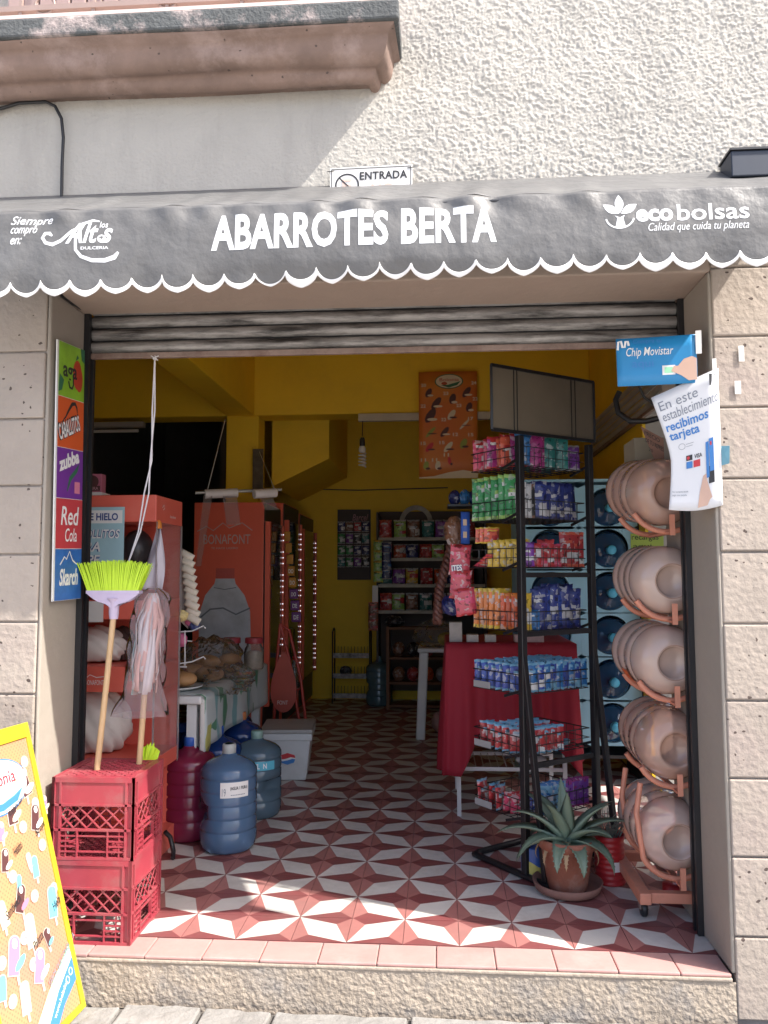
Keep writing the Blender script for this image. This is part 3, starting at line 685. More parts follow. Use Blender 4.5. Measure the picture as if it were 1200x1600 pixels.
b = MB(); mfr.text(b, 'aqui', .055, .058, .075, .038, .0025, bold=-.006); mfr.text(b, 'Compra tu', .06, .152, .10, .02, .0025, bold=-.005); b.build('blue_lettering', P_B, ms)
b = MB(); mfr.poly(b, [(.19, .048), (.20, .066), (.215, .066), (.235, .09), (.262, .098), (.278, .09), (.278, .012), (.25, .01), (.225, .03), (.205, .04)], .0032); b.build('hand_print', P_SK, ms)
b = MB(); mfr.rect(b, .16, .035, .205, .07, .0022); b.build('chip_print', P_W, ms)
b = MB(); mfr.rect(b, .168, .042, .196, .063, .0028); b.build('chip_print', P_LG, ms)
b = MB(); mfr.rect(b, .276, .105, .296, .19, .003); b.build('tape', m_tape, ms)

# card-payment notice folded round the pillar corner (the square code in its corner is left blank)
pn = thing('card_payment_notice', 'white paper notice about card payment wrapped round the pillar corner', 'notice', (.9, 2.75, 1.7))
def pnp(a, b2, l=0.0):
    u = a / .2; v = b2 / .43
    lx = .800 - .036 * max(0, (v - .45) / .55) + .012 * math.sin(v * 4); rx = .966
    fold = .938
    x = lx + (rx - lx) * u
    y = 2.750 + max(0, fold - x) * .38 + .006 * math.sin(v * 6) * (1 - u)
    z = 1.525 + v * .40 + u * (.085 * v + .012 * (1 - v)) - .012 * (1 - v) * math.sin(u * 3)
    return Vector((x, y - l, z))
pfr = Fr((0, 0, 0), (1, 0, 0), (0, 0, 1), fn=pnp)
MB().grid(lambda u, v: pnp(u * .2, v * .43), 20, 14).build('paper', mat('paper_white', (0.70, 0.70, 0.71), .6, var=.03), pn, solid=.0006)
b = MB(); pfr.text(b, 'En este', .012, .368, .12, .034, .0022, fine=.02); pfr.text(b, 'establecimiento', .012, .328, .185, .034, .0022, fine=.02); b.build('grey_lettering', P_GY, pn)
b = MB(); pfr.text(b, 'recibimos', .012, .288, .145, .032, .0022, bold=.02, fine=.02); pfr.text(b, 'tarjeta', .014, .245, .108, .038, .0022, bold=.02, fine=.02); b.build('blue_lettering', P_B, pn)
b = MB(); pfr.rect(b, .060, .172, .084, .19, .0022); b.build('black_print', P_K, pn)
b = MB(); pfr.text(b, 'VISA', .092, .174, .03, .014, .0022, bold=.02); b.build('black_lettering', P_K, pn)
b = MB(); pfr.rect(b, .146, .08, .168, .135, .0022); b.build('terminal_print', P_K, pn)
b = MB(); pfr.rect(b, .060, .145, .084, .168, .0022); pfr.rect(b, .138, .10, .149, .215, .0022); pfr.rect(b, .151, .118, .168, .222, .0024); b.build('blue_print', P_B, pn)
b = MB(); pfr.rect(b, .088, .145, .114, .168, .0022); pfr.ell(b, .068, .181, .006, .006, .0026, n=10); pfr.rect(b, .154, .2, .16, .212, .003); b.build('red_print', P_R, pn)
b = MB(); pfr.poly(b, [(.105, .008), (.112, .06), (.125, .11), (.137, .115), (.14, .09), (.15, .06), (.158, .035), (.15, .03), (.14, .012)], .002); b.build('hand_print', P_SK, pn)
b = MB(); pfr.text(b, 'Por compras desde', .008, .062, .06, .008, .0022); pfr.text(b, 'pago con tarjeta', .008, .050, .055, .008, .0022); pfr.ring(b, .05, .225, .012, .010, .0015, .002); pfr.rect(b, .066, .228, .095, .2295, .002); pfr.rect(b, .066, .22, .09, .2215, .002); b.build('small_print', P_GY, pn)
for i, (px, py, w_, h_) in enumerate(((1154, 540, 8, 24), (1148, 595, 9, 20), (1113, 560, 6, 26))):
    p = Yp(px, py, 2.752)
    tag(MB().box(p.x, p.x + w_ * .0023, 2.7535, 2.7548, p.z - h_ * .0023, p.z).build('tape_strip', m_tape), 'small strip of white tape stuck on the pitted stone pillar', 'tape', 'white tape strips on the pillar')
p = Yp(1128, 696, 2.74)
tag(MB().add([(p.x, 2.752, p.z), (p.x + .024, 2.735, p.z - .002), (p.x + .022, 2.738, p.z - .062), (p.x - .002, 2.753, p.z - .068), (p.x + .01, 2.742, p.z - .03)], [(0, 3, 4), (0, 4, 1), (1, 4, 2), (4, 3, 2)]).build('paper_scrap', mat('blue_scrap', (0.16, 0.36, 0.44), .5)),
    'torn light blue paper scrap curling off the stone pillar', 'paper scrap')
p = Yp(1112, 588, 2.748)
tag(MB().box(p.x - .008, p.x + .012, 2.7495, 2.7575, p.z - .03, p.z + .01).build('torn_sticker', P_K), 'torn black sticker stub on the pillar above the paper notice', 'sticker')

# ------------------------------------------------------------------ sandwich board on the pavement
Bp = Vector((-1.195, 2.70, GZ + .004)); Tp = Yp(42, 1128, 2.735)
upv = (Tp - Bp); HBd = upv.length; upv.normalize()
e = Vector((-.05, -1, 0)); e = (e - upv * e.dot(upv)).normalized()
ab = thing('ice_cream_board', 'yellow framed sandwich board with faded ice-cream price list on the pavement', 'sandwich board', Bp)
WBd = .44
sfr = Fr(Bp + e * WBd, -e, upv)           # a from the near edge to the far edge
if sfr.n.x < 0: sfr.n = -sfr.n
m_yf = mat('yellow_frame_paint', (0.50, 0.385, 0.02), .5, var=.06, dirt=(.5, .4, .05), dscale=12, damt=.4)
def slab(fr_, a0, b0, a1, b1, l0, l1, name, m_, par, bev=0):
    b = MB(); b.add([fr_.pt(x, y, l) for l in (l1, l0) for x, y in ((a0, b0), (a1, b0), (a1, b1), (a0, b1))], [(0, 1, 2, 3), (7, 6, 5, 4), (0, 4, 5, 1), (1, 5, 6, 2), (2, 6, 7, 3), (3, 7, 4, 0)])
    return b.build(name, m_, par, bevel=bev)
slab(sfr, 0, .03, .022, HBd, -.02, .004, 'frame_rail', m_yf, ab, .002); slab(sfr, WBd - .022, 0, WBd, HBd, -.02, .004, 'frame_rail', m_yf, ab, .002)
slab(sfr, .0225, HBd - .05, WBd - .0225, HBd, -.02, .004, 'frame_rail', m_yf, ab, .002); slab(sfr, .0225, .0, WBd - .0225, .02, -.02, .004, 'frame_rail', m_yf, ab, .002)
m_post = bpy.data.materials.new('faded_poster'); m_post.use_nodes = True
def poster_dots(m_post, fr_, base, dot, base2, s):
    nt = m_post.node_tree; N = nt.nodes; L = nt.links; bb = N['Principled BSDF']; bb.inputs['Roughness'].default_value = .45
    tc = N.new('ShaderNodeTexCoord')
    def dot_(v):
        d = N.new('ShaderNodeVectorMath'); d.operation = 'DOT_PRODUCT'; d.inputs[1].default_value = v; L.new(tc.outputs['Object'], d.inputs[0]); return d.outputs['Value']
    cm = N.new('ShaderNodeCombineXYZ'); L.new(dot_(fr_.ux), cm.inputs[0]); L.new(dot_(fr_.uy), cm.inputs[1])
    rot = N.new('ShaderNodeMapping'); rot.inputs['Rotation'].default_value = (0, 0, .785); rot.inputs['Scale'].default_value = (s, s, 1); L.new(cm.outputs[0], rot.inputs['Vector'])
    vo = N.new('ShaderNodeTexVoronoi'); vo.voronoi_dimensions = '2D'; vo.inputs['Randomness'].default_value = 0; vo.inputs['Scale'].default_value = 1; L.new(rot.outputs[0], vo.inputs['Vector'])
    lt = N.new('ShaderNodeMath'); lt.operation = 'LESS_THAN'; lt.inputs[1].default_value = .24; L.new(vo.outputs['Distance'], lt.inputs[0])
    nz = N.new('ShaderNodeTexNoise'); nz.inputs['Scale'].default_value = 3; L.new(tc.outputs['Object'], nz.inputs['Vector'])
    rp = N.new('ShaderNodeMapRange'); rp.inputs['From Min'].default_value = .35; rp.inputs['From Max'].default_value = .65; L.new(nz.outputs['Fac'], rp.inputs['Value'])
    mx = N.new('ShaderNodeMix'); mx.data_type = 'RGBA'; mx.inputs[6].default_value = (*base, 1); mx.inputs[7].default_value = (*base2, 1); L.new(rp.outputs[0], mx.inputs['Factor'])
    m3 = N.new('ShaderNodeMath'); m3.operation = 'MULTIPLY'; m3.inputs[1].default_value = .55; L.new(lt.outputs[0], m3.inputs[0])
    m2 = N.new('ShaderNodeMix'); m2.data_type = 'RGBA'; L.new(m3.outputs[0], m2.inputs['Factor']); L.new(mx.outputs[2], m2.inputs[6]); m2.inputs[7].default_value = (*dot, 1)
    L.new(m2.outputs[2], bb.inputs['Base Color'])
poster_dots(m_post, sfr, (0.45, 0.225, 0.15), (0.36, 0.10, 0.06), (0.48, 0.28, 0.12), 80)
pst = slab(sfr, .0225, .0205, WBd - .0225, HBd - .0505, -.012, -.002, 'price_poster', m_post, ab)
def lolly(mb, fr_, a, b2, w, h, rot, l):
    pts = []
    for k in range(14):
        t = 3.1416 * k / 13; pts.append((w / 2 * math.cos(t), h * .32 + h * .18 * math.sin(t)))
    pts += [(-w / 2, -h * .45), (w / 2, -h * .45)]
    c, q = math.cos(rot), math.sin(rot); fr_.poly(mb, [(a + c * x - q * y, b2 + q * x + c * y) for x, y in pts], l)
# positions: (pixel) projected onto the board plane
def on_board(px, py):
    d = ray(px, py); t = (sfr.o - CAM).dot(sfr.n) / d.dot(sfr.n); p = CAM + d * t - sfr.o; return p.dot(sfr.ux), p.dot(sfr.uy)
pf = mat('print_faded_white', (0.52, 0.44, 0.38), .45)
def one(fn, name, m_):
    q_ = MB(); fn(q_); q_.build(name, m_, pst)
for px, py, h, kind in ((38, 1222, .10, 'k'), (18, 1265, .10, 'k'), (55, 1278, .085, 'k'), (2, 1300, .06, 'p'), (32, 1405, .085, 'k'), (82, 1410, .10, 'c'), (22, 1495, .11, 'p'), (62, 1510, .10, 'p'), (48, 1455, .10, 'w'), (46, 1345, .05, 'w'), (55, 1355, .07, 'c'), (40, 1560, .09, 'w'), (5, 1430, .08, 'w'), (8, 1345, .07, 'k'), (70, 1255, .05, 'p'), (30, 1380, .05, 'c'), (75, 1465, .06, 'k'), (4, 1545, .07, 'c')):
    a, c2 = on_board(px, py); rot_ = R.uniform(-.5, .3)
    def f1(q_): lolly(q_, sfr, a, c2, h * .54, h * 1.08, rot_, .0); sfr.rect(q_, a - .006, c2 - h * .75, a + .006, c2 - h * .45, .0003)
    one(f1, 'lolly_outline', pf)
    one(lambda q_: lolly(q_, sfr, a, c2, h * .46, h, rot_, .0008), 'lolly_print', {'k': P_BR, 'p': P_PK, 'c': P_C, 'w': P_CR}[kind])
    if kind in 'kp': one(lambda q_: sfr.ell(q_, a + h * .12, c2 + h * .3, h * .12, h * .14, .0012, n=9), 'bite_print', P_W); one(lambda q_: sfr.ell(q_, a + h * .2, c2 - h * .25, h * .3, h * .12, .0014, n=10, rot=.4), 'garnish_print', R.choice((P_PK, P_C, P_W, P_CR)))
for px, py, s_ in ((38, 1190, '21'), (55, 1255, '22'), (36, 1292, '22'), (66, 1320, '17'), (20, 1370, '15'), (38, 1466, '15'), (84, 1388, '12'), (54, 1400, '13'), (3, 1505, '12'), (20, 1565, '11'), (52, 1507, '11')):
    a, c2 = on_board(px, py); one(lambda q_: sfr.ell(q_, a, c2, .022, .020, .0006, n=14), 'price_disc', pf); one(lambda q_: sfr.text(q_, s_, a - .012, c2 - .010, .024, .020, .0012), 'price_lettering', P_GY)
for px, py, s_, w_ in ((28, 1268, 'Especial', .09), (66, 1300, 'Scope', .07), (30, 1330, 'Helados', .05), (24, 1425, 'Sandwich', .09), (62, 1475, 'Paleta', .06), (90, 1415, 'Hielo', .05)):
    a, c2 = on_board(px, py); one(lambda q_: sfr.text(q_, s_, a - w_ / 2, c2 - .01, w_, .028, .002, shear=.35, bold=.008, rot=.35), 'script_lettering', P_K)
a, c2 = on_board(100, 1495); one(lambda q_: sfr.text(q_, 'SABOR QUE CONQUISTA', a - .10, c2 - .05, .2, .022, .002, bold=.01, rot=.42), 'slogan_lettering', P_GY)
# oval maker's mark at the head and wave at the foot
oa, ob = WBd * .5, HBd * .815
for k, (ra, rb_, m_, nm_) in enumerate(((.155, .088, P_B, 'oval_rim'), (.150, .083, P_W, 'oval_rim'), (.142, .077, mat('print_pale_cyan', (.45, .68, .74), .45), 'oval_field'))):
    b = MB(); sfr.ell(b, oa, ob, ra, rb_, .0004 + k * .0005, n=36); b.build(nm_, m_, ab)
b = MB(); sfr.poly(b, [(oa - .09, ob - .045), (oa - .03, ob - .02), (oa + .05, ob - .012), (oa + .125, ob + .02), (oa + .12, ob - .02), (oa + .05, ob - .045), (oa - .02, ob - .05)], .0022); b.build('wave_print', P_LG, ab)
b = MB(); sfr.poly(b, [(oa - .09, ob - .047), (oa, ob - .052), (oa + .06, ob - .042), (oa + .118, ob - .025), (oa + .08, ob - .06), (oa, ob - .074), (oa - .06, ob - .068)], .0024); b.build('wave_print', P_B, ab)
b = MB(); sfr.text(b, 'Bolonia', oa - .085, ob + .002, .175, .042, .0026, bold=.01); b.build('red_lettering', P_R, ab)
b = MB(); sfr.poly(b, [(.023, .021), (.023, .03), (.16, .06), (.26, .13), (WBd - .023, .215), (WBd - .023, .18), (.27, .09), (.18, .021)], .0006); b.build('wave_print', P_LG, ab)
b = MB(); sfr.poly(b, [(.10, .021), (.2, .05), (.28, .11), (WBd - .023, .19), (WBd - .023, .165), (.29, .08), (.22, .021)], .0010); b.build('wave_print', P_W, ab)
b = MB(); sfr.poly(b, [(.18, .021), (.24, .05), (.31, .11), (WBd - .023, .172), (WBd - .023, .10), (.33, .06), (.28, .021)], .0014); b.build('wave_print', P_B, ab)
one(lambda q_: sfr.text(q_, 'www.helados', .27, .045, .12, .014, .002, rot=.62, bold=.01), 'address_lettering', P_W)
for a_, b_ in ((.395, .135), (.37, .118)): one(lambda q_: sfr.ring(q_, a_, b_, .010, .011, .003, .002, n=12), 'round_logo', P_W)
# rear leaf of the board
o2 = Bp + Vector((-.55, .02, 0))
for k in (0.02, WBd - .02): MB().bar(o2 + e * k, Tp + e * k + Vector((-.02, .012, -.03)), .03, .018).build('leg', m_yf, ab)
# ------------------------------------------------------------------ two milk crates, stacked upside down by the door jamb
m_crate = mat('crate_plastic', (0.34, 0.042, 0.060), 0.45, var=0.16, scale=5, dirt=(0.30, 0.13, 0.125), dscale=6, damt=0.75, dmin=.46)
CW, CH = 0.305, 0.288
def side_panel(openh):
    """one crate side in its own plane: a along, z up, thickness t inward"""
    b = MB(); t = .012; h = CW / 2
    B = lambda a0, a1, z0, z1, d0=0, d1=t: b.box(a0, a1, d0, d1, z0, z1)
    B(-h + .03, h - .03, .195, .270, .004, .010)                     # solid band
    for z0, z1 in ((.270, .288), (.187, .195), (.100, .108), (0, .010)): B(-h, h, z0, z1)
    for s in (-1, 1):
        for k in (0, .028): a = s * (h - .004 - k); B(a - .004, a + .004, .01, .27)
        a0, a1 = sorted((s * (h - .03), s * h)); B(a0, a1, .01, .27, .007, .010)
    for z in (.026, .044, .062, .080):                                # slatted band with a hand hole
        hole = .030 < z < .075
        if hole: B(-h + .03, -.058, z, z + .005, .002, .009); B(.058, h - .03, z, z + .005, .002, .009)
        else: B(-h + .03, h - .03, z, z + .005, .002, .009)
    for a in (-.058, .053): B(a, a + .005, .01, .10)
    for a in (-.10, .095): B(a, a + .004, .01, .10, .003, .009)
    for k in range(-3, 6):                                            # diagonal lattice
        for s in (1, -1):
            a0 = -h + .03 + k * .048; z0, z1 = .108, .187; a1 = a0 + (z1 - z0) * 1.05
            p0, p1 = (a0, z0), (a1, z1)
            lo, hi = -h + .03, h - .03
            if p0[0] < lo: z0 += (lo - p0[0]) / 1.05; p0 = (lo, z0)
            if p1[0] > hi: p1 = (hi, z1 - (a1 - hi) / 1.05)
            if p0[0] >= hi or p1[0] <= lo or p1[0] - p0[0] < .006: continue
            m = (lambda p: (p[0], .006, p[1])) if s > 0 else (lambda p: (-p[0], .006, p[1]))
            b.bar(m(p0), m(p1), .0048, .0030 if s > 0 else .0040, upv=(0, 1, 0))
    return b.mesh('side_panel', m_crate)
def top_grid():
    b = MB(); h = CW / 2 - .014
    b.box(-h, h, -h, -h + .016, CH - .008, CH).box(-h, h, h - .016, h, CH - .008, CH).box(-h, -h + .016, -h + .016, h - .016, CH - .008, CH).box(h - .016, h, -h + .016, h - .016, CH - .008, CH)
    for s in (1, -1):
        for k in range(-8, 9):
            c = k * .036; lo = max(-h, -h - c if s > 0 else -h + 0); pts = []
            for a in np.linspace(-h, h, 60):
                y = s * a + c
                if abs(y) <= h: pts.append((a, y))
            if len(pts) > 4: b.bar((pts[0][0], pts[0][1], CH - .006), (pts[-1][0], pts[-1][1], CH - .006), .006, .007 + .0006 * s)
    return b.mesh('bottom_grid', m_crate)
spm = side_panel(True); tgm = top_grid()
for k, (lab, rz, dx) in enumerate((('red plastic milk crate standing on the doorstep tiles, lower of the two', .0, .0), ('red plastic milk crate stacked on another, holding broom and mop', .015, .002))):
    cr = thing('milk_crate', lab, 'crate', (-1.2465 + dx, 2.975, .0008 + k * (CH + .001)), rz, group='stacked milk crates')
    for q in range(4):
        o = link('side_panel', spm, cr, True); o.rotation_euler = (0, 0, q * math.pi / 2); d = CW / 2
        o.location = ((0, -d, 0), (d, 0, 0), (0, d, 0), (-d, 0, 0))[q]
    link('bottom_grid', tgm, cr, True)

# ------------------------------------------------------------------ broom standing bristles up
m_wood = mat('handle_wood', (0.55, 0.37, 0.20), 0.55, var=0.12, scale=10, bump=.05)
m_lime = mat('lime_bristle', (0.50, 0.72, 0.03), 0.5, var=0.10, scale=30)
m_lilac = mat('lilac_plastic', (0.52, 0.44, 0.58), 0.45, var=.05)
br = thing('broom', 'broom with lime green bristles and lilac head standing upside down in the crate', 'broom', Yp(152, 1195, 2.95))
b0, b1 = Yp(152, 1198, 2.95), Yp(178, 955, 3.0)
MB().tube([b0 - Vector((0, 0, .02)), b0, (b0 + b1) / 2 + Vector((.001, 0, 0)), b1], .0115, 10).build('handle', m_wood, br)
hx, hy, hz = b1.x, 3.0, b1.z
MB().lathe([(.016, -.02), (.019, .0), (.020, .045), (.03, .06)], 12, Matrix.Translation((hx, hy, hz - .01))).build('socket', m_lilac, br)
hw = .105
MB().grid(lambda u, v: (hx + (u - .5) * 2 * (hw * (.25 + .75 * v ** .6)), hy - .018, hz + .028 + .042 * v - .02 * (1 - abs(2 * u - 1)) * (1 - v)), 12, 6).grid(lambda u, v: (hx + (.5 - u) * 2 * (hw * (.25 + .75 * v ** .6)), hy + .018, hz + .028 + .042 * v - .02 * (1 - abs(2 * u - 1)) * (1 - v)), 12, 6).box(hx - hw, hx + hw, hy - .02, hy + .02, hz + .068, hz + .080).build('head', m_lilac, br)
bz = hz + .078; bm = MB()
for row in range(4):
    for k in range(64):
        u = (k + R.uniform(-.3, .3)) / 63 * 2 - 1; yy = hy - .017 + row * .011
        bx0 = hx + u * (hw - .006); flare = 1.34 + R.uniform(-.03, .03); h_ = .115 + R.uniform(-.008, .006) - .012 * u * u
        a = Vector((bx0, yy, bz)); c_ = Vector((hx + u * hw * flare, yy + (row - 1.5) * .008, bz + h_)); mid = (a + c_) / 2 + Vector((0, 0, .004))
        bm.tube([a, mid, c_], [.0022, .0022, .0014], 4, smooth=False, cap=False)
tag(bm.build('bristle_tuft', m_lime, br), kind='stuff')

# ------------------------------------------------------------------ mop kept in a clear bag, strands up top, handle down
mp = thing('mop', 'striped pastel cloth mop in a clear plastic bag standing in the crate', 'mop', Yp(217, 1195, 3.05))
h0, h1 = Yp(217, 1198, 3.05), Yp(238, 930, 3.05)
MB().tube([h0 - Vector((0, 0, .02)), h0, h1], .0115, 10).build('handle', m_wood, mp)
top = h1 + Vector((.004, 0, .008))
scol = [mat('mop_peach', (0.66, 0.42, 0.36), .8, var=.08), mat('mop_white', (0.66, 0.63, 0.62), .8, var=.06), mat('mop_aqua', (0.36, 0.62, 0.62), .8, var=.06)]
for k in range(34):
    a = 6.283 * k / 34 + R.uniform(-.08, .08); L_ = R.uniform(.30, .40); rr = R.uniform(.030, .052); mcol = scol[0 if k % 3 == 0 else (2 if k % 7 == 3 else R.choice((0, 1)))]
    ca, sa = math.cos(a), math.sin(a); w_ = .0085; ph = R.uniform(0, 6)
    def strip(u, v):
        r_ = rr * min(1, .25 + 2.2 * v) * (1 + .12 * math.sin(v * 9 + ph)); zz = .012 * math.sin(min(1, v * 6) * 3.14) - L_ * v
        t_ = (u - .5) * 2 * w_ * (1 + .4 * math.sin(v * 7 + ph))
        return top + Vector((ca * r_ * 1.05 - sa * t_ - .055 * v * .6, sa * r_ * .8 + ca * t_, zz))
    MB().grid(strip, 1, 10).build('mop_strand', mcol, mp, solid=.002)
m_film = clear('clear_bag', (0.80, 0.74, 0.78), .20, .25, .5, 1.15)
def bagf(u, v):
    a = u * 6.2832; z = .02 - .49 * v; r_ = .058 + .012 * v + (.03 * max(0, v - .85) / .15) + .006 * math.sin(a * 5 + v * 9) + (.006 * math.sin(a * 9 - v * 20))
    if v < .06: r_ *= .35 + v / .06 * .65
    return top + Vector((math.cos(a) * r_ * 1.1 - .055 * v * .75, math.sin(a) * r_ * .85, z))
MB().grid(bagf, 40, 22).build('plastic_bag', m_film, mp)
sp = Yp(232, 1180, 3.10)
sc_ = MB(); 
for k in range(9):
    a = -.9 + 1.8 * k / 8
    sc_.add([sp + Vector((-.02, 0, -.06)), sp + Vector((.02, .01, -.06)), sp + Vector((.045 * math.sin(a + .12), .01 * (k % 3), .03 + .02 * math.cos(a * 3))), sp + Vector((.045 * math.sin(a - .12), .01 * (k % 2), .028))], [(0, 1, 2, 3)])
tag(sc_.build('dust_cloth', m_lime, solid=.002), 'crumpled lime green cleaning cloth stuffed in the crate behind the mop handle', 'cloth')

# ------------------------------------------------------------------ string tied to the shutter bar
m_str = mat('white_string', (0.66, 0.64, 0.66), .8)
stg = MB()
for dx in (-.004, .004):
    pts = [Yp(242, 560, 3.06), Yp(240 + dx * 500, 640, 3.08), Yp(236 - dx * 300, 720, 3.1), Yp(229 + dx * 900, 770, 3.12), Yp(218 + dx * 400, 830, 3.14), Yp(200, 880, 3.16), Yp(190 + dx * 900, 905, 3.17)]
    stg.tube(pts, .0032, 5)
for k in range(5): stg.tube([Yp(236 + k * 3, 556 + (k % 2) * 5, 3.045), Yp(247 - k * 2, 563 - (k % 3) * 3, 3.044)], .0026, 4)
tag(stg.build('string', m_str), 'white string knotted to the shutter bar and hanging down to the broom', 'string')

# ------------------------------------------------------------------ red water-brand floor display holding ice and posters
m_red = mat('display_red', (0.68, 0.125, 0.085), 0.5, var=.06, dirt=(.62, .22, .18), dscale=3, damt=.4)
m_clr = clear('clear_panel', (0.85, 0.80, 0.80), .10, .08, .3, 1.04)
rd = thing('ice_display', 'red floor display stand with posters and clear side panel beside the door rail', 'display stand', (-1.52, 3.7, 0))
X0, X1, Y0, Y1 = -1.80, -1.292, 3.53, 3.90
zt = Yp(228, 773, Y0).z; zh = Yp(233, 815, Y0).z
MB().box(X0, X1, Y0, Y1, zh, zt).build('header', m_red, rd, bevel=.004)
for z0, z1, yy in ((Yp(200, 968, Y0).z, Yp(200, 938, Y0).z, 0), (Yp(200, 1082, Y0).z, Yp(200, 1042, Y0).z, 0), (0.002, .10, 0), (.40, .47, 0)):
    MB().box(X0, X1 - .002, Y0 + .004, Y1 - .004, z0, z1).build('shelf', m_red, rd, bevel=.003)
MB().box(X0 + .001, X0 + .012, Y0 + .006, Y1 - .006, .1, zh).build('side_panel', m_red, rd)
MB().box(X0 + .013, X1 - .006, Y1 - .012, Y1 - .006, .1, zh).build('back_panel', m_red, rd)
MB().box(X1 - .0015, X1, Y0 + .01, Y1 - .01, .47, zh).build('clear_side', m_clr, rd)
for yy in (Y0 + .004, Y1 - .02): MB().box(X1 + .0002, X1 + .003, yy, yy + .018, .10, zh).build('edge_strip', clear('edge_clear', (.8, .72, .72), .35, .1, .3, 1.1), rd)
b = MB(); hf = Fr((X1, Y0, zh), (0, 1, 0), (0, 0, 1)); hf2 = Fr((X0, Y0, 0), (1, 0, 0), (0, 0, 1))
z_ = Yp(200, 1075, Y0).z
hf2.text(b, 'BONAFONT', Yp(134, 1060, Y0).x - X0, z_ + .012, .085, .022, .0015); hf2.stroke(b, [(.05 + Yp(134, 1060, Y0).x - X0 - .05, z_ + .042), (Yp(134, 1060, Y0).x - X0 + .02, z_ + .058), (Yp(134, 1060, Y0).x - X0 + .05, z_ + .046), (Yp(134, 1060, Y0).x - X0 + .085, z_ + .05)], .003, .0015)
hf.stroke(b, [(.08, .07), (.10, .085), (.11, .07), (.09, .06)], .003, .001); hf.text(b, 'bonafont', .19, .03, .08, .014, .001)
b.build('white_lettering', P_W, rd)
# posters
ip = thing('ice_poster', 'light blue poster lettered for ice and rolls on the red display stand', 'poster', (-1.6, 3.52, 1.4))
q0 = Yp(128, 942, Y0 - .006); q1 = Yp(195, 792, Y0 - .006)
f2 = Fr((q0.x - .12, Y0 - .006, q1.z - .36), (1, 0, 0), (0, 0, 1)); pw = q1.x - q0.x + .12
slab(f2, 0, 0, pw, .36, -.001, 0, 'sheet', mat('ice_poster_blue', (0.36, 0.55, 0.60), .5, var=.15, scale=3), ip)
b = MB(); f2.rect(b, .02, .285, pw - .01, .345, .0008); b.build('white_panel', P_W, ip)
b = MB(); f2.text(b, 'SE VENDE HIELO', .0, .298, pw - .03, .034, .0016, bold=.03)
b.build('navy_lettering', P_N, ip)
for i_, (mt, bo_, l_) in enumerate(((P_N, .075, .0012), (P_W, .02, .0018))):
    b = MB()
    f2.text(b, 'ROLLITOS', .10, .215, pw - .12, .042, l_, bold=bo_, shear=.2); f2.text(b, 'PARA', .06, .155, .14, .045, l_, bold=bo_, shear=.2); f2.text(b, 'TOPE', .06, .095, .14, .045, l_, bold=bo_, shear=.2)
    b.build('outlined_lettering', mt, ip)
q = Yp(136, 972, Y0 - .004)
tag(MB().box(q.x - .08, q.x + .075, Y0 - .005, Y0 - .003, q.z, q.z + .095).build('price_card', m_white), 'small white price card under the light blue ice poster', 'card')
def crumple(name, mat_, c, sx, sy, sz, seed, n=18, amp=.25, par=None, local=False, flatz=None, sm=False):
    rg = random.Random(seed); ph = [(rg.uniform(2, 5), rg.uniform(2, 5), rg.uniform(2, 5), rg.uniform(0, 6)) for _ in range(7)]
    vs = []; fs = []
    for j in range(n + 1):
        t = math.pi * j / n
        for i in range(2 * n):
            a = math.pi * i / n; d = Vector((math.sin(t) * math.cos(a), math.sin(t) * math.sin(a), math.cos(t)))
            k = 1 + amp * sum(abs(math.sin(p[0] * d.x * 1.6 + p[1] * d.y * 1.7 + p[2] * d.z * 1.5 + p[3])) - .6 for p in ph) / 3
            v = Vector(c) + Vector((d.x * sx * k, d.y * sy * k, d.z * sz * k))
            if flatz is not None: v.z = max(v.z, flatz)
            vs.append(v)
    for j in range(n):
        for i in range(2 * n): fs.append((j * 2 * n + i, (j + 1) * 2 * n + i, (j + 1) * 2 * n + (i + 1) % (2 * n), j * 2 * n + (i + 1) % (2 * n)))
    return MB().add(vs, fs, 0, sm).build(name, mat_, par)
m_bagw = mat('white_paper_bag', (0.62, 0.58, 0.53), .7, var=.08, scale=4, bump=.3, bscale=14)
tag(crumple('paper_bag', m_bagw, Yp(158, 1010, 3.72) - Vector((.03, 0, .0)), .15, .10, .095, 3, n=26, amp=.18, sm=True, flatz=Yp(200, 1040, Y0).z + .003), 'crumpled cream paper bag on the middle shelf of the red display', 'bag')
tag(crumple('white_sack', m_bagw, Yp(165, 1130, 3.72) - Vector((.06, 0, 0)), .18, .12, .16, 5, n=28, amp=.16, sm=True, flatz=.475), 'big crumpled white sack on the lower shelf of the red display', 'sack')
tag(crumple('dark_bundle', mat('dark_brown_cloth', (0.06, 0.03, 0.025), .8), Yp(190, 1010, 3.78), .07, .07, .09, 8, flatz=Yp(200, 1040, Y0).z + .003), 'dark brown bundle beside the cream bag on the red display shelf', 'bundle')
tag(crumple('white_sack', m_bagw, Yp(165, 870, 3.76), .11, .08, .14, 15, amp=.14), 'pale sack standing on the top shelf of the red display behind the poster', 'sack')
tag(crumple('dark_pot', mat('dark_pot', (0.03, 0.028, 0.03), .35), Yp(215, 860, 3.74), .075, .08, .10, 17, amp=.05, sm=True), 'dark round pot beside the pale sack on the top display shelf', 'pot')
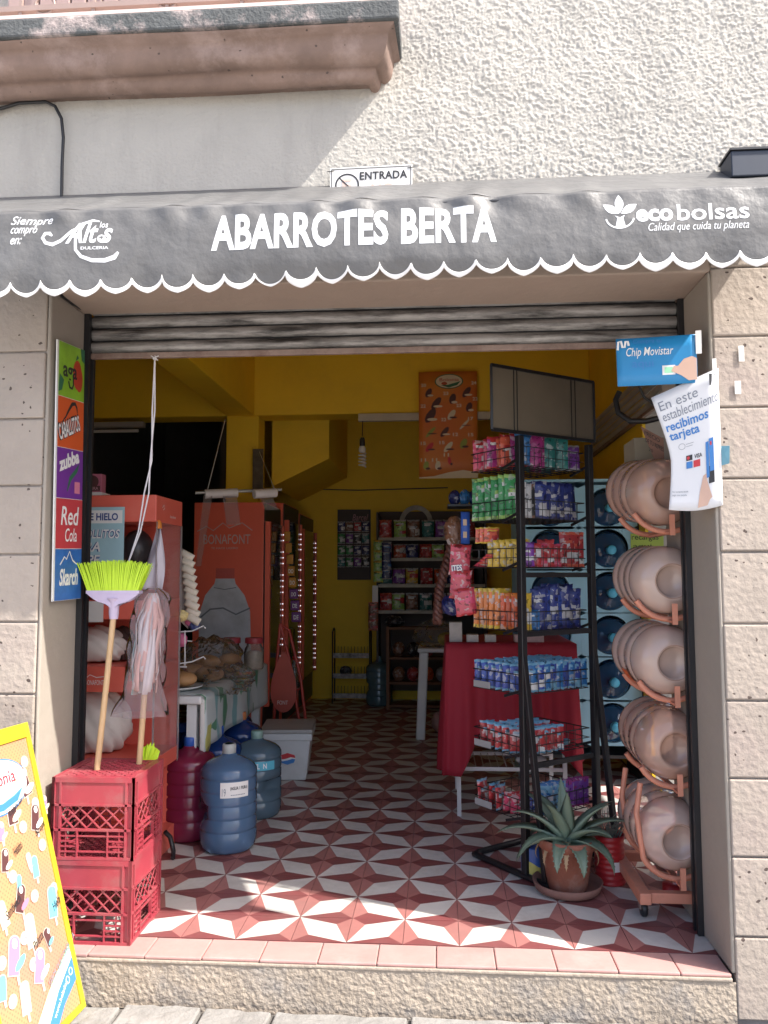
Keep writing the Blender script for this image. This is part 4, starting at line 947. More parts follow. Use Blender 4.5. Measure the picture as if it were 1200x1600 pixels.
# hanging cone of net/paper under the header corner, and pink box on top
hb = thing('pink_carton', 'small pink carton with a dark label on top of the red display', 'carton', Yp(150, 770, 3.7))
bb = Yp(137, 772, 3.62); MB().box(bb.x - .03, bb.x + .075, 3.60, 3.70, zt + .001, zt + .022).build('tray', m_white, hb); MB().box(bb.x - .03, bb.x + .07, 3.61, 3.66, zt + .023, zt + .11).build('carton_body', mat('pink_card', (.42, .12, .18), .6), hb, bevel=.002)
b = MB(); f3 = Fr((bb.x - .03, 3.61, zt + .023), (1, 0, 0), (0, 0, 1)); f3.ell(b, .055, .05, .032, .030, .001); f3.rect(b, .01, .006, .095, .03, .0012); b.build('label', P_BR, hb); b = MB(); f3.text(b, 'SEDURA', .018, .011, .068, .014, .002, bold=.02); b.build('label_lettering', flat('dusty_pink', (.45, .25, .28)), hb)
# white sleeve hanging at the corner of the display
slv = thing('white_sleeve', 'limp white sleeve with an orange tip hanging inside the clear panel', 'packaging', Yp(245, 830, 3.6))
def slf(u, v):
    p = Yp(249 - 12 * v, 826 + 95 * v, 3.56); wd = .012 + .035 * math.sin(min(1, v * 1.2) * 1.6)
    return p + Vector(((u - .5) * 2 * wd, .015 * math.sin(u * 5 + v * 4), 0))
MB().grid(slf, 8, 14).build('sleeve_body', mat('milky_film', (.60, .56, .62), .4), slv, solid=.001)
MB().lathe([(.004, .04), (.012, .03), (.016, 0)], 10, Matrix.Translation(Yp(248, 826, 3.56))).build('tip', mat('orange_tip', (.70, .22, .03), .5), slv)
# card of small cream snack sachets clipped on the display's edge
sn = thing('sachet_card', 'grey hanging card of small cream snack sachets beside the clear panel', 'snack card', Yp(285, 880, 3.93))
c0 = Yp(277, 860, 3.93)
def cardf(u, v): p = Yp(276 + 18 * u, 850 + 115 * v + u * 18, 3.93 + .05 * u); return p
MB().grid(cardf, 2, 6).build('backing_card', mat('grey_card', (.40, .35, .33), .7), sn, solid=.001)
m_cream = mat('cream_sachet', (.58, .52, .42), .4, var=.1)
for k in range(10):
    p = Yp(292 + 1.2 * k, 868 + 11 * k, 3.92); T = Matrix.Translation(p) @ Matrix.Rotation(.5, 4, 'Y')
    MB().grid(lambda u, v: T @ Vector(((u - .5) * .075, -.010 * math.sin(u * 3.14) * math.sin(v * 3.14) - .004 * k % .01, (v - .5) * .04)), 5, 4).build('sachet', m_cream, sn, solid=.002)
tag(crumple('ring_packet', mat('yellow_packet', (.62, .50, .22), .4), Yp(280, 962, 3.92), .05, .03, .03, 31, amp=.2), 'yellow and cream packet at the foot of the sachet card', 'packet')
# white wire counter stand
wr = thing('wire_stand', 'white wire counter stand with hooks at the table corner', 'wire stand', Zp(280, 1085, .7))
m_ww = mat('white_wire', (.62, .61, .60), .4)
def wire(*px, y=3.94, r=.0035): MB().tube([Yp(a, b2, y) for a, b2 in px], r, 6).build('wire', m_ww, wr)
wire((271, 1082), (272, 975), y=3.94); wire((289, 1040), (289, 985)); wire((272, 1038), (300, 1034), (318, 1026), (321, 1030)); wire((272, 988), (300, 986), (318, 978), (321, 982)); wire((272, 1042), (292, 1042))
wire((280, 1000), (300, 1002), y=3.97)
for k, (cx_, cy_, m_) in enumerate(((284, 1000, mat('pink_foil', (.45, .10, .20), .35)), (304, 975, mat('dark_blue_foil', (.03, .05, .16), .3)), (296, 968, mat('pink_foil', (.45, .10, .20), .35)))):
    tag(crumple('small_packet', m_, Yp(cx_, cy_, 3.95), .028, .018, .034, 40 + k, n=8, amp=.15), ('small pink foil packet low on the white wire stand', 'small dark blue foil packet on the white wire stand', 'small pink foil packet by the blue one on the wire stand')[k], 'packet')

# ------------------------------------------------------------------ white plastic table with printed oilcloth
tb = thing('bread_table', 'white plastic table by the ice display under a fruit-print oilcloth', 'table', (-1.55, 4.7, 0))
TX0, TX1, TY0, TY1, TZ = -2.05, -1.19, 3.94, 5.45, .70
m_pl = mat('white_plastic', (.62, .62, .61), .4, var=.04)
MB().box(TX0, TX1, TY0, TY1, TZ - .045, TZ - .002).build('tabletop', m_pl, tb, bevel=.012)
for x_, y_ in ((TX0 + .06, TY0 + .06), (TX1 - .06, TY0 + .06), (TX0 + .06, TY1 - .06), (TX1 - .06, TY1 - .06)): MB().bar((x_, y_, 0), (x_, y_, TZ - .05), .05).build('leg', m_pl, tb)
m_oil = bpy.data.materials.new('oilcloth'); m_oil.use_nodes = True
_n = m_oil.node_tree.nodes; _l = m_oil.node_tree.links; _b = _n['Principled BSDF']; _b.inputs['Roughness'].default_value = .35
_tc = _n.new('ShaderNodeTexCoord'); _vo = _n.new('ShaderNodeTexVoronoi'); _vo.inputs['Scale'].default_value = 9; _mp = _n.new('ShaderNodeMapping'); _mp.inputs['Scale'].default_value = (1, 1.6, .55)
_l.new(_tc.outputs['Object'], _mp.inputs[0]); _nz = _n.new('ShaderNodeTexNoise'); _nz.inputs['Scale'].default_value = 5; _l.new(_tc.outputs['Object'], _nz.inputs['Vector'])
_ad = _n.new('ShaderNodeMix'); _ad.data_type = 'RGBA'; _ad.inputs['Factor'].default_value = .12; _l.new(_mp.outputs[0], _ad.inputs[6]); _l.new(_nz.outputs['Color'], _ad.inputs[7]); _l.new(_ad.outputs[2], _vo.inputs['Vector'])
_sp = _n.new('ShaderNodeSeparateColor'); _l.new(_vo.outputs['Color'], _sp.inputs[0]); _cr = _n.new('ShaderNodeValToRGB'); _cr.color_ramp.interpolation = 'CONSTANT'
_e = _cr.color_ramp.elements; _e[0].color = (.50, .55, .55, 1); _e[1].position = .45; _e[1].color = (.10, .26, .16, 1)
for pos, c_ in ((.58, (.55, .60, .60, 1)), (.72, (.45, .42, .12, 1)), (.80, (.55, .58, .58, 1)), (.92, (.22, .40, .42, 1))): q_ = _e.new(pos); q_.color = c_
_l.new(_sp.outputs[0], _cr.inputs[0]); _l.new(_cr.outputs[0], _b.inputs['Base Color'])
oc = thing('oilcloth', 'printed oilcloth hanging over the edge of the bread table', 'tablecloth', (-1.19, 4.6, TZ))
def ocf(u, v):
    y = TY0 + .03 + (TY1 - TY0 - .05) * u; s = v * .62
    if s < .36: return (TX1 + .006 - .36 + s, y, TZ + .002 + .001 * math.sin(y * 30))
    d = s - .36; return (TX1 + .008 + .02 * d + .012 * math.sin(y * 11) * d * 4, y + .03 * d, TZ + .001 - d * (1.0 if u > .04 else 1.15))
MB().grid(ocf, 40, 20).build('cloth', m_oil, oc, solid=.0015)
m_hem = mat('oilcloth_back', (.62, .60, .56), .6)
b = MB(); b.grid(lambda u, v: tuple(Vector(ocf(0, .56 + .44 * v)) + Vector((-.012 + .05 * (u - .5) * .5, -.004, -.004))), 3, 8); b.build('curled_hem', m_hem, oc, solid=.002)
# bread under plastic
pl = tag(MB().lathe([(.0, .004), (.08, .004), (.13, .018), (.135, .022), (.13, .014), (.08, 0), (0, 0)], 28, Matrix.Translation((-1.38, 4.13, TZ + .004)), capb=False, capt=False).build('bread_plate', m_pl), 'white plate of bread rolls at the table corner', 'plate')
m_bread = mat('bread_crust', (.46, .25, .11), .6, var=.25, scale=9, bump=.2, bscale=30)
for k, (x_, y_, s_) in enumerate(((-1.42, 4.10, .055), (-1.34, 4.12, .06), (-1.38, 4.19, .055), (-1.30, 4.45, .07), (-1.42, 4.50, .075), (-1.28, 4.62, .07), (-1.40, 4.70, .07), (-1.30, 4.85, .07), (-1.35, 4.58, .065), (-1.45, 4.8, .07), (-1.26, 4.74, .06))):
    z_ = TZ + (.022 if k < 3 else .004) + s_ * .6 + (.055 if k in (8, 10) else 0)
    tag(crumple('bread_roll', m_bread, (x_, y_, z_), s_ * 1.15, s_, s_ * .62, 60 + k, n=12, amp=.06, sm=True), 'golden brown bread roll on the plate' if k < 3 else 'brown bread roll inside the clear bag on the table', 'bread', 'rolls on the plate' if k < 3 else 'rolls in the bag')
m_bag = clear('clear_bread_bag', (0.9, 0.88, 0.86), .09, .12, .4, 1.12)
tag(crumple('bread_bag', m_bag, (-1.35, 4.62, TZ + .11), .17, .34, .125, 81, n=26, amp=.22, flatz=TZ + .004), 'crumpled clear plastic bag full of bread on the table', 'plastic bag')
tag(crumple('empty_bag', m_bag, (-1.16, 4.35, TZ + .03), .12, .26, .075, 82, n=22, amp=.34), 'empty crumpled clear bag spilling over the table edge', 'plastic bag')
m_jar = clear('jar_plastic', (.62, .56, .50), .25, .1, .2, 1.25)
for k, (px, fill) in enumerate(((362, (.20, .15, .12)), (397, (.44, .38, .30)))):
    p = Yp(px, 1010, 5.05); jz_ = TZ + .003; x_ = p.x
    J = thing('lidded_jar', ('clear jar with a red lid and dark contents behind the bread' if k == 0 else 'clear jar with a red lid and pale contents behind the bread'), 'jar', (x_, 5.05, jz_), group='red-lidded jars')
    MB().lathe([(.055, 0), (.062, .01), (.064, .11), (.058, .135), (.048, .15), (.047, .17)], 20).build('jar_body', m_jar, J, True)
    MB().lathe([(.054, .006), (.059, .014), (.059, .10), (.03, .115)], 16).build('contents', mat('jar_fill%d' % k, fill, .8, var=.3, scale=30), J, True)
    MB().lathe([(.056, .165), (.058, .17), (.058, .195), (.055, .20)], 20).build('lid', mat('dark_red_lid', (.30, .03, .04), .45), J, True)

# ------------------------------------------------------------------ 20-litre water jugs
def jug_mesh(handle=True, n=32, ribs=5, body=.135, soft=0):
    pr = [(.0, .030), (.030, .029), (.052, .024), (.060, .014), (.066, .008), (.085, .003), (.108, 0), (.122, .008), (.131, .026)]
    z = .05
    for k in range(ribs):
        pr += [(body, z), (body, z + .038), (body - .0038, z + .046), (body - .0038, z + .050), (body, z + .056)] if not soft else [(body - .004, z), (body - .001, z + .014), (body, z + .03), (body - .001, z + .046)]; z += .06
    if soft:
        pr = [(.0, .036), (.035, .034), (.050, .026), (.058, .012), (.062, .003), (.068, .0), (.078, .003), (.098, .014), (.115, .030), (.127, .052), (.133, .078), (.135, .105), (.134, .125), (.128, .132), (.128, .138), (.134, .146), (.135, .165), (.134, .205), (.129, .212), (.129, .217), (.134, .225), (.135, .26), (.133, .30), (.128, .307), (.128, .312), (.133, .32)]; z = .35
    pr += [(body, z), (body - .001, z + .02), (body - .010, z + .038), (body - .030, z + .056), (body - .062, z + .072), (body - .095, z + .084), (.034, z + .092), (.029, z + .10), (.0285, z + .135)]
    def fn(r, zz, a):
        if not handle or r < .1: return r
        d = abs(a - math.pi)
        k = math.exp(-((zz - .185) / .034) ** 4) * max(0, 1 - (d / .62) ** 2) if d < .62 else 0
        return r - .052 * k ** .7 if k > 0 else r
    b = MB().lathe(pr, n, fn=fn, capb=False, capt=False); return b, z
JUGZ = .05 + 5 * .06 + .135
def jug(name, label, loc, rz, m_body, m_cap, group, wide=True, T=None, handle=True):
    J = thing(name, label, 'water jug', loc, rz, group)
    if T is not None: J.rotation_euler = T
    key = ('jug', handle)
    if key not in _tcache: _tcache[key] = jug_mesh(handle)[0]
    _tcache[key].build('jug_body', m_body, J, True)
    if m_cap: MB().lathe([(.029, JUGZ - .045), (.0325, JUGZ - .043), (.0325, JUGZ - .004), (.030, JUGZ + .003), (.0, JUGZ + .003)], 18, capb=False).build('cap', m_cap, J, True)
    return J
m_jb = clear('jug_blue', (.20, .36, .60), .55, .10, .4, 1.45); m_jb2 = clear('jug_grey_blue', (.18, .29, .38), .68, .14, .4); m_jd = clear('jug_deep_blue', (.02, .07, .28), .75, .15, .3)
m_jm = clear('jug_magenta', (.36, .03, .09), .75, .2, .35)
m_capg = mat('grey_cap', (.40, .42, .40), .4); m_capb = mat('blue_cap', (.03, .10, .40), .4); m_capo = mat('orange_cap', (.55, .20, .08), .5); m_capgr = mat('green_grey_cap', (.22, .34, .30), .4)
def band(J, z0, z1, a0, a1, m_, nm_, r=.1372, prints=()):
    lbo = MB().grid(lambda u, v: (r * math.cos(a0 + (a1 - a0) * u), r * math.sin(a0 + (a1 - a0) * u), z0 + (z1 - z0) * v), 16, 2).build(nm_, m_, J, True)
    for s, uu, vv, ww, hh, pm, bo_ in prints:
        b = MB(); f_ = Fr((0, 0, 0), (1, 0, 0), (0, 0, 1), fn=lambda a, b2, l: Vector(((r + .0008 + l) * math.cos(a0 + (a1 - a0) * a), (r + .0008 + l) * math.sin(a0 + (a1 - a0) * a), z0 + (z1 - z0) * b2)))
        f_.text(b, s, uu, vv, ww, hh, 0, bold=bo_); b.build('label_lettering', pm, lbo, True)
J = jug('water_jug', 'blue water jug with white paper label and green-printed grey cap on the tiles', (-1.02, 3.845, .001), 0.35, m_jb, m_capg, 'water jugs by the table')
band(J, .265, .335, -1.95, -.95, m_white, 'paper_label', prints=(('(AGUA 1 PURA)', .34, .45, .62, .28, P_K, .03), ('19', .06, .12, .13, .5, P_GY, .0), ('---------', .36, .15, .5, .06, P_GY, 0)))
MB().lathe([(.0, JUGZ + .0036), (.022, JUGZ + .0036)], 14, capb=False).build('cap_sticker', mat('green_sticker', (.10, .34, .16), .5), J, True)
J = jug('water_jug', 'grey-blue water jug with a cyan label band beside the white cooler', (-1.005, 4.37, .001), 2.6, m_jb2, m_capgr, 'water jugs by the table')
J.scale = (1, 1, .92)
band(J, .285, .335, -4.6, -3.2, mat('cyan_band', (.10, .42, .55), .45), 'label_band', prints=(('CIEL  N', .25, .2, .5, .6, P_W, .02),))
for k, (x_, y_, m_, c_, lab) in enumerate(((-1.20, 4.28, m_jd, m_capb, 'deep blue water jug under the table hem, violet-blue cap'), (-1.33, 5.05, m_jd, m_capb, 'deep blue water jug behind the others under the oilcloth'), (-1.185, 4.72, m_jd, m_capo, 'deep blue water jug with an orange cap behind the grey-blue one'),
        (-1.42, 4.35, m_jd, m_capb, 'dark blue water jug deep under the table'), (-1.26, 3.995, m_jm, m_capb, 'magenta water jug beside the red crates'), (-1.62, 4.2, m_jd, m_capb, 'dark blue water jug against the red display under the table'))):
    jug('water_jug', lab, (x_, y_, .001), .7 * k, m_, c_, 'water jugs by the table')
tag(MB().tube([Zp(258, 1300, .12), Zp(266, 1308, .09), Zp(271, 1330, .03), Zp(270, 1341, .012)], .011, 8).build('black_hose', m_blk), 'short black hose end resting on the tiles by the magenta jug', 'hose')

# ------------------------------------------------------------------ white cooler box
ck = thing('cooler_box', 'white foam cooler box with a taped lid beside the water jugs', 'cooler', (-.99, 5.2, 0), .10)
m_foam = mat('cooler_white', (.58, .59, .58), .6, var=.06, dirt=(.42, .41, .38), dscale=4, damt=.4)
MB().add([(x_ * k_, y_ * k_, z_) for z_, k_ in ((0, .80), (.03, .84), (.27, 1.0)) for x_, y_ in ((-.155, -.15), (.155, -.15), (.155, .22), (-.155, .22))], [(3, 2, 1, 0)] + [(r_ * 4 + i, r_ * 4 + (i + 1) % 4, r_ * 4 + 4 + (i + 1) % 4, r_ * 4 + 4 + i) for r_ in (0, 1) for i in range(4)]).build('box', m_foam, ck, True, bevel=.012)
MB().box(-.165, .165, -.16, .23, .255, .30).build('rim', m_foam, ck, True, bevel=.008)
MB().box(-.168, .168, -.163, .233, .3005, .325).build('lid', mat('lid_grey', (.36, .35, .33), .5, var=.2), ck, True, bevel=.006)
cf = Fr((0.01, -.1415, .10), (1, 0, 0), (0, -.09, 1)); b = MB(); cf.ell(b, 0, .045, .05, .035, .006); b.build('logo_disc', P_W, ck, True)
b = MB(); cf.poly(b, [(-.048, .05), (-.04, .07), (0, .082), (.045, .068), (.05, .05), (.02, .055), (-.01, .045), (-.03, .042)], .0075); b.build('logo_red', P_R, ck, True)
b = MB(); cf.poly(b, [(-.048, .035), (-.03, .03), (0, .035), (.03, .045), (.05, .042), (.04, .02), (0, .008), (-.04, .02)], .0075); b.build('logo_blue', P_B, ck, True)

# ------------------------------------------------------------------ rod with rolls of plastic bags hung on strings
rr_ = thing('bag_roll_rod', 'grey rod with two rolls of clear bags hung on strings above the table', 'bag dispenser', Yp(375, 772, 4.6))
MB().tube([Yp(305, 770, 4.55), Yp(440, 765, 4.75)], .010, 8).build('rod', mat('rod_steel', (.25, .24, .22), .4, metal=.5), rr_)
for a0, a1 in ((320, 371), (397, 431)):
    MB().tube([Yp(a0, 772, 4.575), Yp(a1, 770, 4.66)], .027, 14).build('bag_roll', mat('milky_roll', (.50, .45, .42), .5), rr_)
for (a, b2), (c_, d_) in (((324, 766), (352, 655)), ((428, 762), (405, 705))):
    MB().tube([Yp(a, b2, 4.6), Yp(c_, d_, 5.4 if a < 400 else 6.64)], .003, 5).build('string', m_str, rr_)
m_rf = clear('roll_film', (.62, .55, .52), .30, .3, .5, 1.1)
MB().grid(lambda u, v: Yp(318 + 14 * u - 12 * v - 6 * u * v, 775 + 110 * v, 4.57 + .01 * math.sin(v * 8)), 4, 12).build('bag_film', m_rf, rr_)
MB().grid(lambda u, v: Yp(348 + 22 * u + 6 * v, 775 + 45 * v, 4.6), 4, 6).build('bag_film', m_rf, rr_)
MB().grid(lambda u, v: Yp(405 + 20 * u + 10 * v, 775 + 22 * v, 4.68), 4, 4).build('bag_film', m_rf, rr_)

# ------------------------------------------------------------------ fridges along the side
m_fr = mat('fridge_red', (.72, .13, .075), .42, var=.04)
m_door = clear('fridge_glass', (.30, .33, .35), .22, .05)
m_reflect = mat('led_white', (.75, .9, 1.0), .5, emit=0.45)  # glow standing in for points of light reflected in the door glass
def fridge(label, y0, y1, h, x0=-1.892, x1=-1.345, side=True):
    f = thing('drinks_fridge', label, 'fridge', ((x0 + x1) / 2, (y0 + y1) / 2, 0), group='drinks fridges')
    MB().box(x0, x1, y0, y0 + .03, 0.03, h).build('side_panel', m_fr, f, bevel=.004)
    MB().box(x0, x1, y1 - .03, y1, .03, h).build('side_panel', m_fr, f, bevel=.004)
    MB().box(x0, x0 + .03, y0 + .031, y1 - .031, .03, h).build('back_panel', m_dark, f)
    MB().box(x0 + .031, x1, y0 + .031, y1 - .031, h - .14, h).build('header', m_fr, f); MB().box(x0 + .031, x1, y0 + .031, y1 - .031, .03, .30).build('base', m_fr, f)
    MB().box(x0 + .05, x1 - .05, y0 + .05, y1 - .05, 0, .029).build('plinth', m_blk, f)
    for y_ in (y0 + .001, y1 - .041): dfr = MB().box(x1 + .012, x1 + .05, y_, y_ + .04, .31, h - .15).build('door_frame', m_fr, f)
    MB().box(x1 + .004, x1 + .010, y0, y1, .05, h - .01).build('gasket', m_blk, f)
    MB().box(x1 + .028, x1 + .034, y0 + .042, y1 - .042, .31, h - .15).build('door_glass', m_door, f)
    bcol = [mat('bottle_dark', (.03, .02, .02), .2), mat('bottle_pale', (.42, .45, .46), .2), mat('bottle_green', (.05, .20, .08), .2)]
    for z_ in (.34, .66, .98, 1.30):
        if z_ > h - .4: continue
        shf = MB().box(x0 + .06, x1 - .03, y0 + .04, y1 - .04, z_ - .012, z_).build('shelf', m_white, f)
        yy = y0 + .09; k = 0
        while yy < y1 - .08:
            MB().lathe([(.034, 0), (.036, .02), (.036, .13), (.014, .20), (.014, .24)], 10, Matrix.Translation((x1 - .07, yy, z_ + .001))).build('bottle', bcol[(k + int(z_ * 10)) % 3], shf); yy += .078; k += 1
    for x_ in (x1 + .016, x1 + .039):
        for k in range(int((h - .5) / .048)):
            if (k * 7 + int(y0 * 10)) % 9 > 1: MB().box(x_, x_ + .007, y1 - .048, y1 - .042, .34 + k * .048, .349 + k * .048).build('led', m_reflect, dfr)
    return f
f1 = fridge('red drinks fridge with a big bottle picture and mountain logo on its side', 6.0, 6.6, 1.866)
ff = Fr((-1.892, 6.0, 0), (1, 0, 0), (0, 0, 1)); sx = lambda px: Yp(px, 850, 6.0).x + 1.892; sz = lambda py: Yp(360, py, 6.0).z
b = MB(); ff.text(b, 'BONAFONT', sx(318), sz(850), sx(391) - sx(318), sz(835) - sz(850), .0015, bold=.002)
ff.stroke(b, [(sx(308), sz(830)), (sx(322), sz(822)), (sx(333), sz(829)), (sx(348), sz(817)), (sx(358), sz(825)), (sx(378), sz(817)), (sx(394), sz(829))], .006, .0015); ff.text(b, 'TE HACE LIGERO', sx(330), sz(858), sx(372) - sx(330), .016, .0015)
b.build('white_lettering', mat('print_dusty_white', (.50, .42, .40), .5), f1)
b = MB(); pr_ = [(sx(313), sz(1010)), (sx(313), sz(960)), (sx(322), sz(930)), (sx(336), sz(912)), (sx(338), sz(903)), (sx(367), sz(903)), (sx(369), sz(912)), (sx(383), sz(930)), (sx(392), sz(955)), (sx(394), sz(1010)), (sx(394), sz(1110)), (sx(313), sz(1110))]
ff.poly(b, pr_, .0012); b.build('bottle_print', mat('print_bottle_grey', (.50, .53, .57), .4, var=.3, scale=5), f1)
b = MB(); ff.stroke(b, [(sx(315), sz(965)), (sx(330), sz(952)), (sx(350), sz(950)), (sx(370), sz(960)), (sx(392), sz(950))], .012, .0018); ff.stroke(b, [(sx(335), sz(918)), (sx(352), sz(921)), (sx(370), sz(918))], .006, .0018); b.build('bottle_shade_print', mat('print_slate', (.16, .18, .21), .5), f1)
b = MB(); ff.rect(b, sx(338), sz(904), sx(367), sz(888), .0018); b.build('bottle_cap_print', mat('print_cap_red', (.50, .10, .08), .5), f1)
fridge('tall red drinks fridge with lit shelves, middle of the row by the yellow column', 6.75, 7.45, 1.93)
fridge('dark red drinks fridge at the end of the row against the back wall', 7.55, 8.35, 1.90)

# red tubular drop-shaped rack in front of the fridges
ts = thing('drop_rack', 'red tubular rack with a drop-shaped plate beside the cooler', 'display rack', Zp(455, 1135))
m_rt = mat('red_tube', (.42, .05, .035), .4)
for pts in ([(428, 1130), (432, 1040), (438, 975)], [(468, 1130), (452, 1030), (438, 975)], [(478, 1130), (470, 1060), (452, 985), (438, 975)]):
    MB().tube([Yp(a, b2, 6.05) for a, b2 in pts], .012, 8).build('tube', m_rt, ts)
tf = Fr(Yp(443, 1080, 6.04), (1, 0, 0), (0, 0, 1)); b = MB()
tf.poly(b, [(.10 * math.sin(t_) * (1 if math.cos(t_) < 0 else 1 - .55 * math.cos(t_) ** 2), (-.16 if math.cos(t_) < 0 else -.30) * -math.cos(t_)) for t_ in [6.2832 * k / 30 for k in range(30)]], 0); b.build('drop_plate', mat('drop_plate_red', (.48, .10, .07), .45), ts, solid=.004)
b = MB(); tf.text(b, 'FONT', -.045, -.10, .08, .03, .004); b.build('plate_lettering', P_W, ts)
bt = thing('water_bottle', 'small clear water bottle standing on the red tubular rack', 'bottle', Yp(460, 1075, 6.15)); MB().lathe([(.03, 0), (.033, .02), (.033, .15), (.014, .2), (.014, .22)], 12).build('bottle_body', m_jar, bt, True); MB().lathe([(.016, .215), (.016, .245), (0, .246)], 10).build('cap', P_R, bt, True)
MB().box(-.045, .045, -.045, .045, -.012, -.001).build('bottle_ledge', m_rt, ts).location = Yp(460, 1075, 6.15)
# strip of orange and purple sweets hanging by the fridge door
st = thing('sweet_strip', 'hanging strip of orange and purple sweet packets by the fridge door', 'sweet strip', Yp(458, 930, 6.55))
pc = [mat('sweet_orange', (.50, .22, .02), .4), mat('sweet_orange', (.50, .22, .02), .4), mat('sweet_purple', (.16, .04, .20), .4)]
for k in range(8):
    p = Yp(449 + k * 2.0, 838 + k * 18, 6.5); MB().cbox((p.x, p.y, p.z), (.05 + .004 * k, .02, .082)).build('sweet_packet', pc[0] if k < 5 else pc[2], st, bevel=.008)
    if k > 2: b = MB(); f_ = Fr((p.x - .02, p.y - .0105, p.z - .02), (1, 0, 0), (0, 0, 1)); f_.text(b, 'DO' if k < 6 else 'DE', 0, 0, .04, .035, .001, bold=.02); b.build('packet_lettering', P_W, st)
# ------------------------------------------------------------------ black wire display rack, seen from its rear
P1 = Vector((.362, 3.52, 0)); P2 = Vector((.718, 3.80, 0)); UU = (P2 - P1).normalized(); VV = Vector((-UU.y, UU.x, 0)); RW = (P2 - P1).length
def rk(s, t, z): return P1 + UU * s + VV * t + Vector((0, 0, z))
m_rb = mat('rack_black', (.012, .012, .014), .38, var=.2, scale=10)
ra = thing('display_rack', 'tall black wire snack rack on angled feet with a plain header panel', 'display rack', P1)
ztop = 1.92
MB().bar(rk(0, 0, .03), rk(0, 0, ztop), .030, .030, upv=UU).build('post', m_rb, ra, bevel=.003)
MB().bar(rk(RW, 0, .03), rk(RW, 0, ztop), .030, .030, upv=UU).build('post', m_rb, ra, bevel=.003)
for s in (0, RW):
    MB().bar(rk(s, -.004, .95), rk(s, -.115, .03), .022, .026, upv=UU).build('brace', m_rb, ra, bevel=.002)
    MB().tube([rk(s, -.14, .016), rk(s, .10, .016), rk(s, .30, .016), rk(s, .335, .016), rk(s + (.04 if s == 0 else -.04), .345, .016)], .015, 8).build('foot', m_rb, ra)
MB().tube([rk(.03, .345, .016), rk(RW - .03, .345, .016)], .0145, 8).build('foot_bar', m_rb, ra)
for z in (1.30, 1.04, .47): MB().bar(rk(.016, 0, z), rk(RW - .016, 0, z), .014, .022).build('crossbar', m_rb, ra)
# header panel
hl = [rk(-.17, -.004, Yp(770, 672, 3.43).z), rk(RW + .035, -.004, Yp(925, 690, 3.82).z), rk(RW + .035, -.004, Yp(925, 598, 3.82).z), rk(-.17, -.004, Yp(766, 572, 3.43).z)]
b = MB(); nn = -VV
b.add([p + nn * d for d in (.003, -.003) for p in hl], [(0, 1, 2, 3), (7, 6, 5, 4), (0, 4, 5, 1), (1, 5, 6, 2), (2, 6, 7, 3), (3, 7, 4, 0)])
b.build('header_panel', mat('header_sheet', (.20, .165, .12), .42, metal=.3, var=.12, scale=3), ra)
for k in range(4): MB().bar(hl[k] + nn * .004, hl[(k + 1) % 4] + nn * .004, .011, .014).build('header_frame', m_rb, ra)
for u in (.20, .23, .76, .80): MB().tube([hl[0].lerp(hl[1], u) + nn * .006, hl[3].lerp(hl[2], u) + nn * .006], .0022, 5).build('header_wire', m_rb, ra)
BD = .33
TIER = [1.795, 1.555, 1.335, 1.050, .775, .505, .235]
s0, s1 = .018, RW - .018
s0 = -.012 + .03
def basket(z, hf, hb):
    b = MB(); r = .0021; T = lambda s, t, zz: rk(s, t, zz)
    zf = lambda t: z + .045 * 0
    # rim, floor and mesh sides
    def loop(zz, ins=0): return [T(s0 + ins, .02, zz), T(s1 - ins, .02, zz), T(s1 - ins, .02 + BD, zz), T(s0 + ins, .02 + BD, zz)]
    for zz in (z, z + hf * .5, z + hf): b.tube(loop(zz), r if zz != z + hf else .0028, 4, closed=True, smooth=False)
    for k in range(1, 9):
        s = s0 + (s1 - s0) * k / 9; b.tube([T(s, .02, z + hf), T(s, .02, z), T(s, .02 + BD, z), T(s, .02 + BD, z + hf)], r, 4, smooth=False, cap=False)
    for k in range(1, 7):
        t = .02 + BD * k / 7; b.tube([T(s0, t, z + hf), T(s0, t, z), T(s1, t, z), T(s1, t, z + hf)], r, 4, smooth=False, cap=False)
    return b
for z in TIER:
    basket(z, .085, .085).build('wire_basket', m_rb, ra)
    if z < 1.0:
        p = rk(s0 - .004, .02 + BD - .10, z + .006); MB().bar(rk(s0 - .004, .02 + BD - .005, z + .018), rk(s0 - .004, .02 + BD - .12, z + .018), .002, .030, upv=(0, 0, 1)).build('price_holder', mat('holder_grey', (.34, .34, .34), .4), ra)
    for s in (0, RW): MB().bar(rk(s, .016, z + .02), rk(s, .12, z - .014), .006, .012).build('bracket', m_rb, ra)

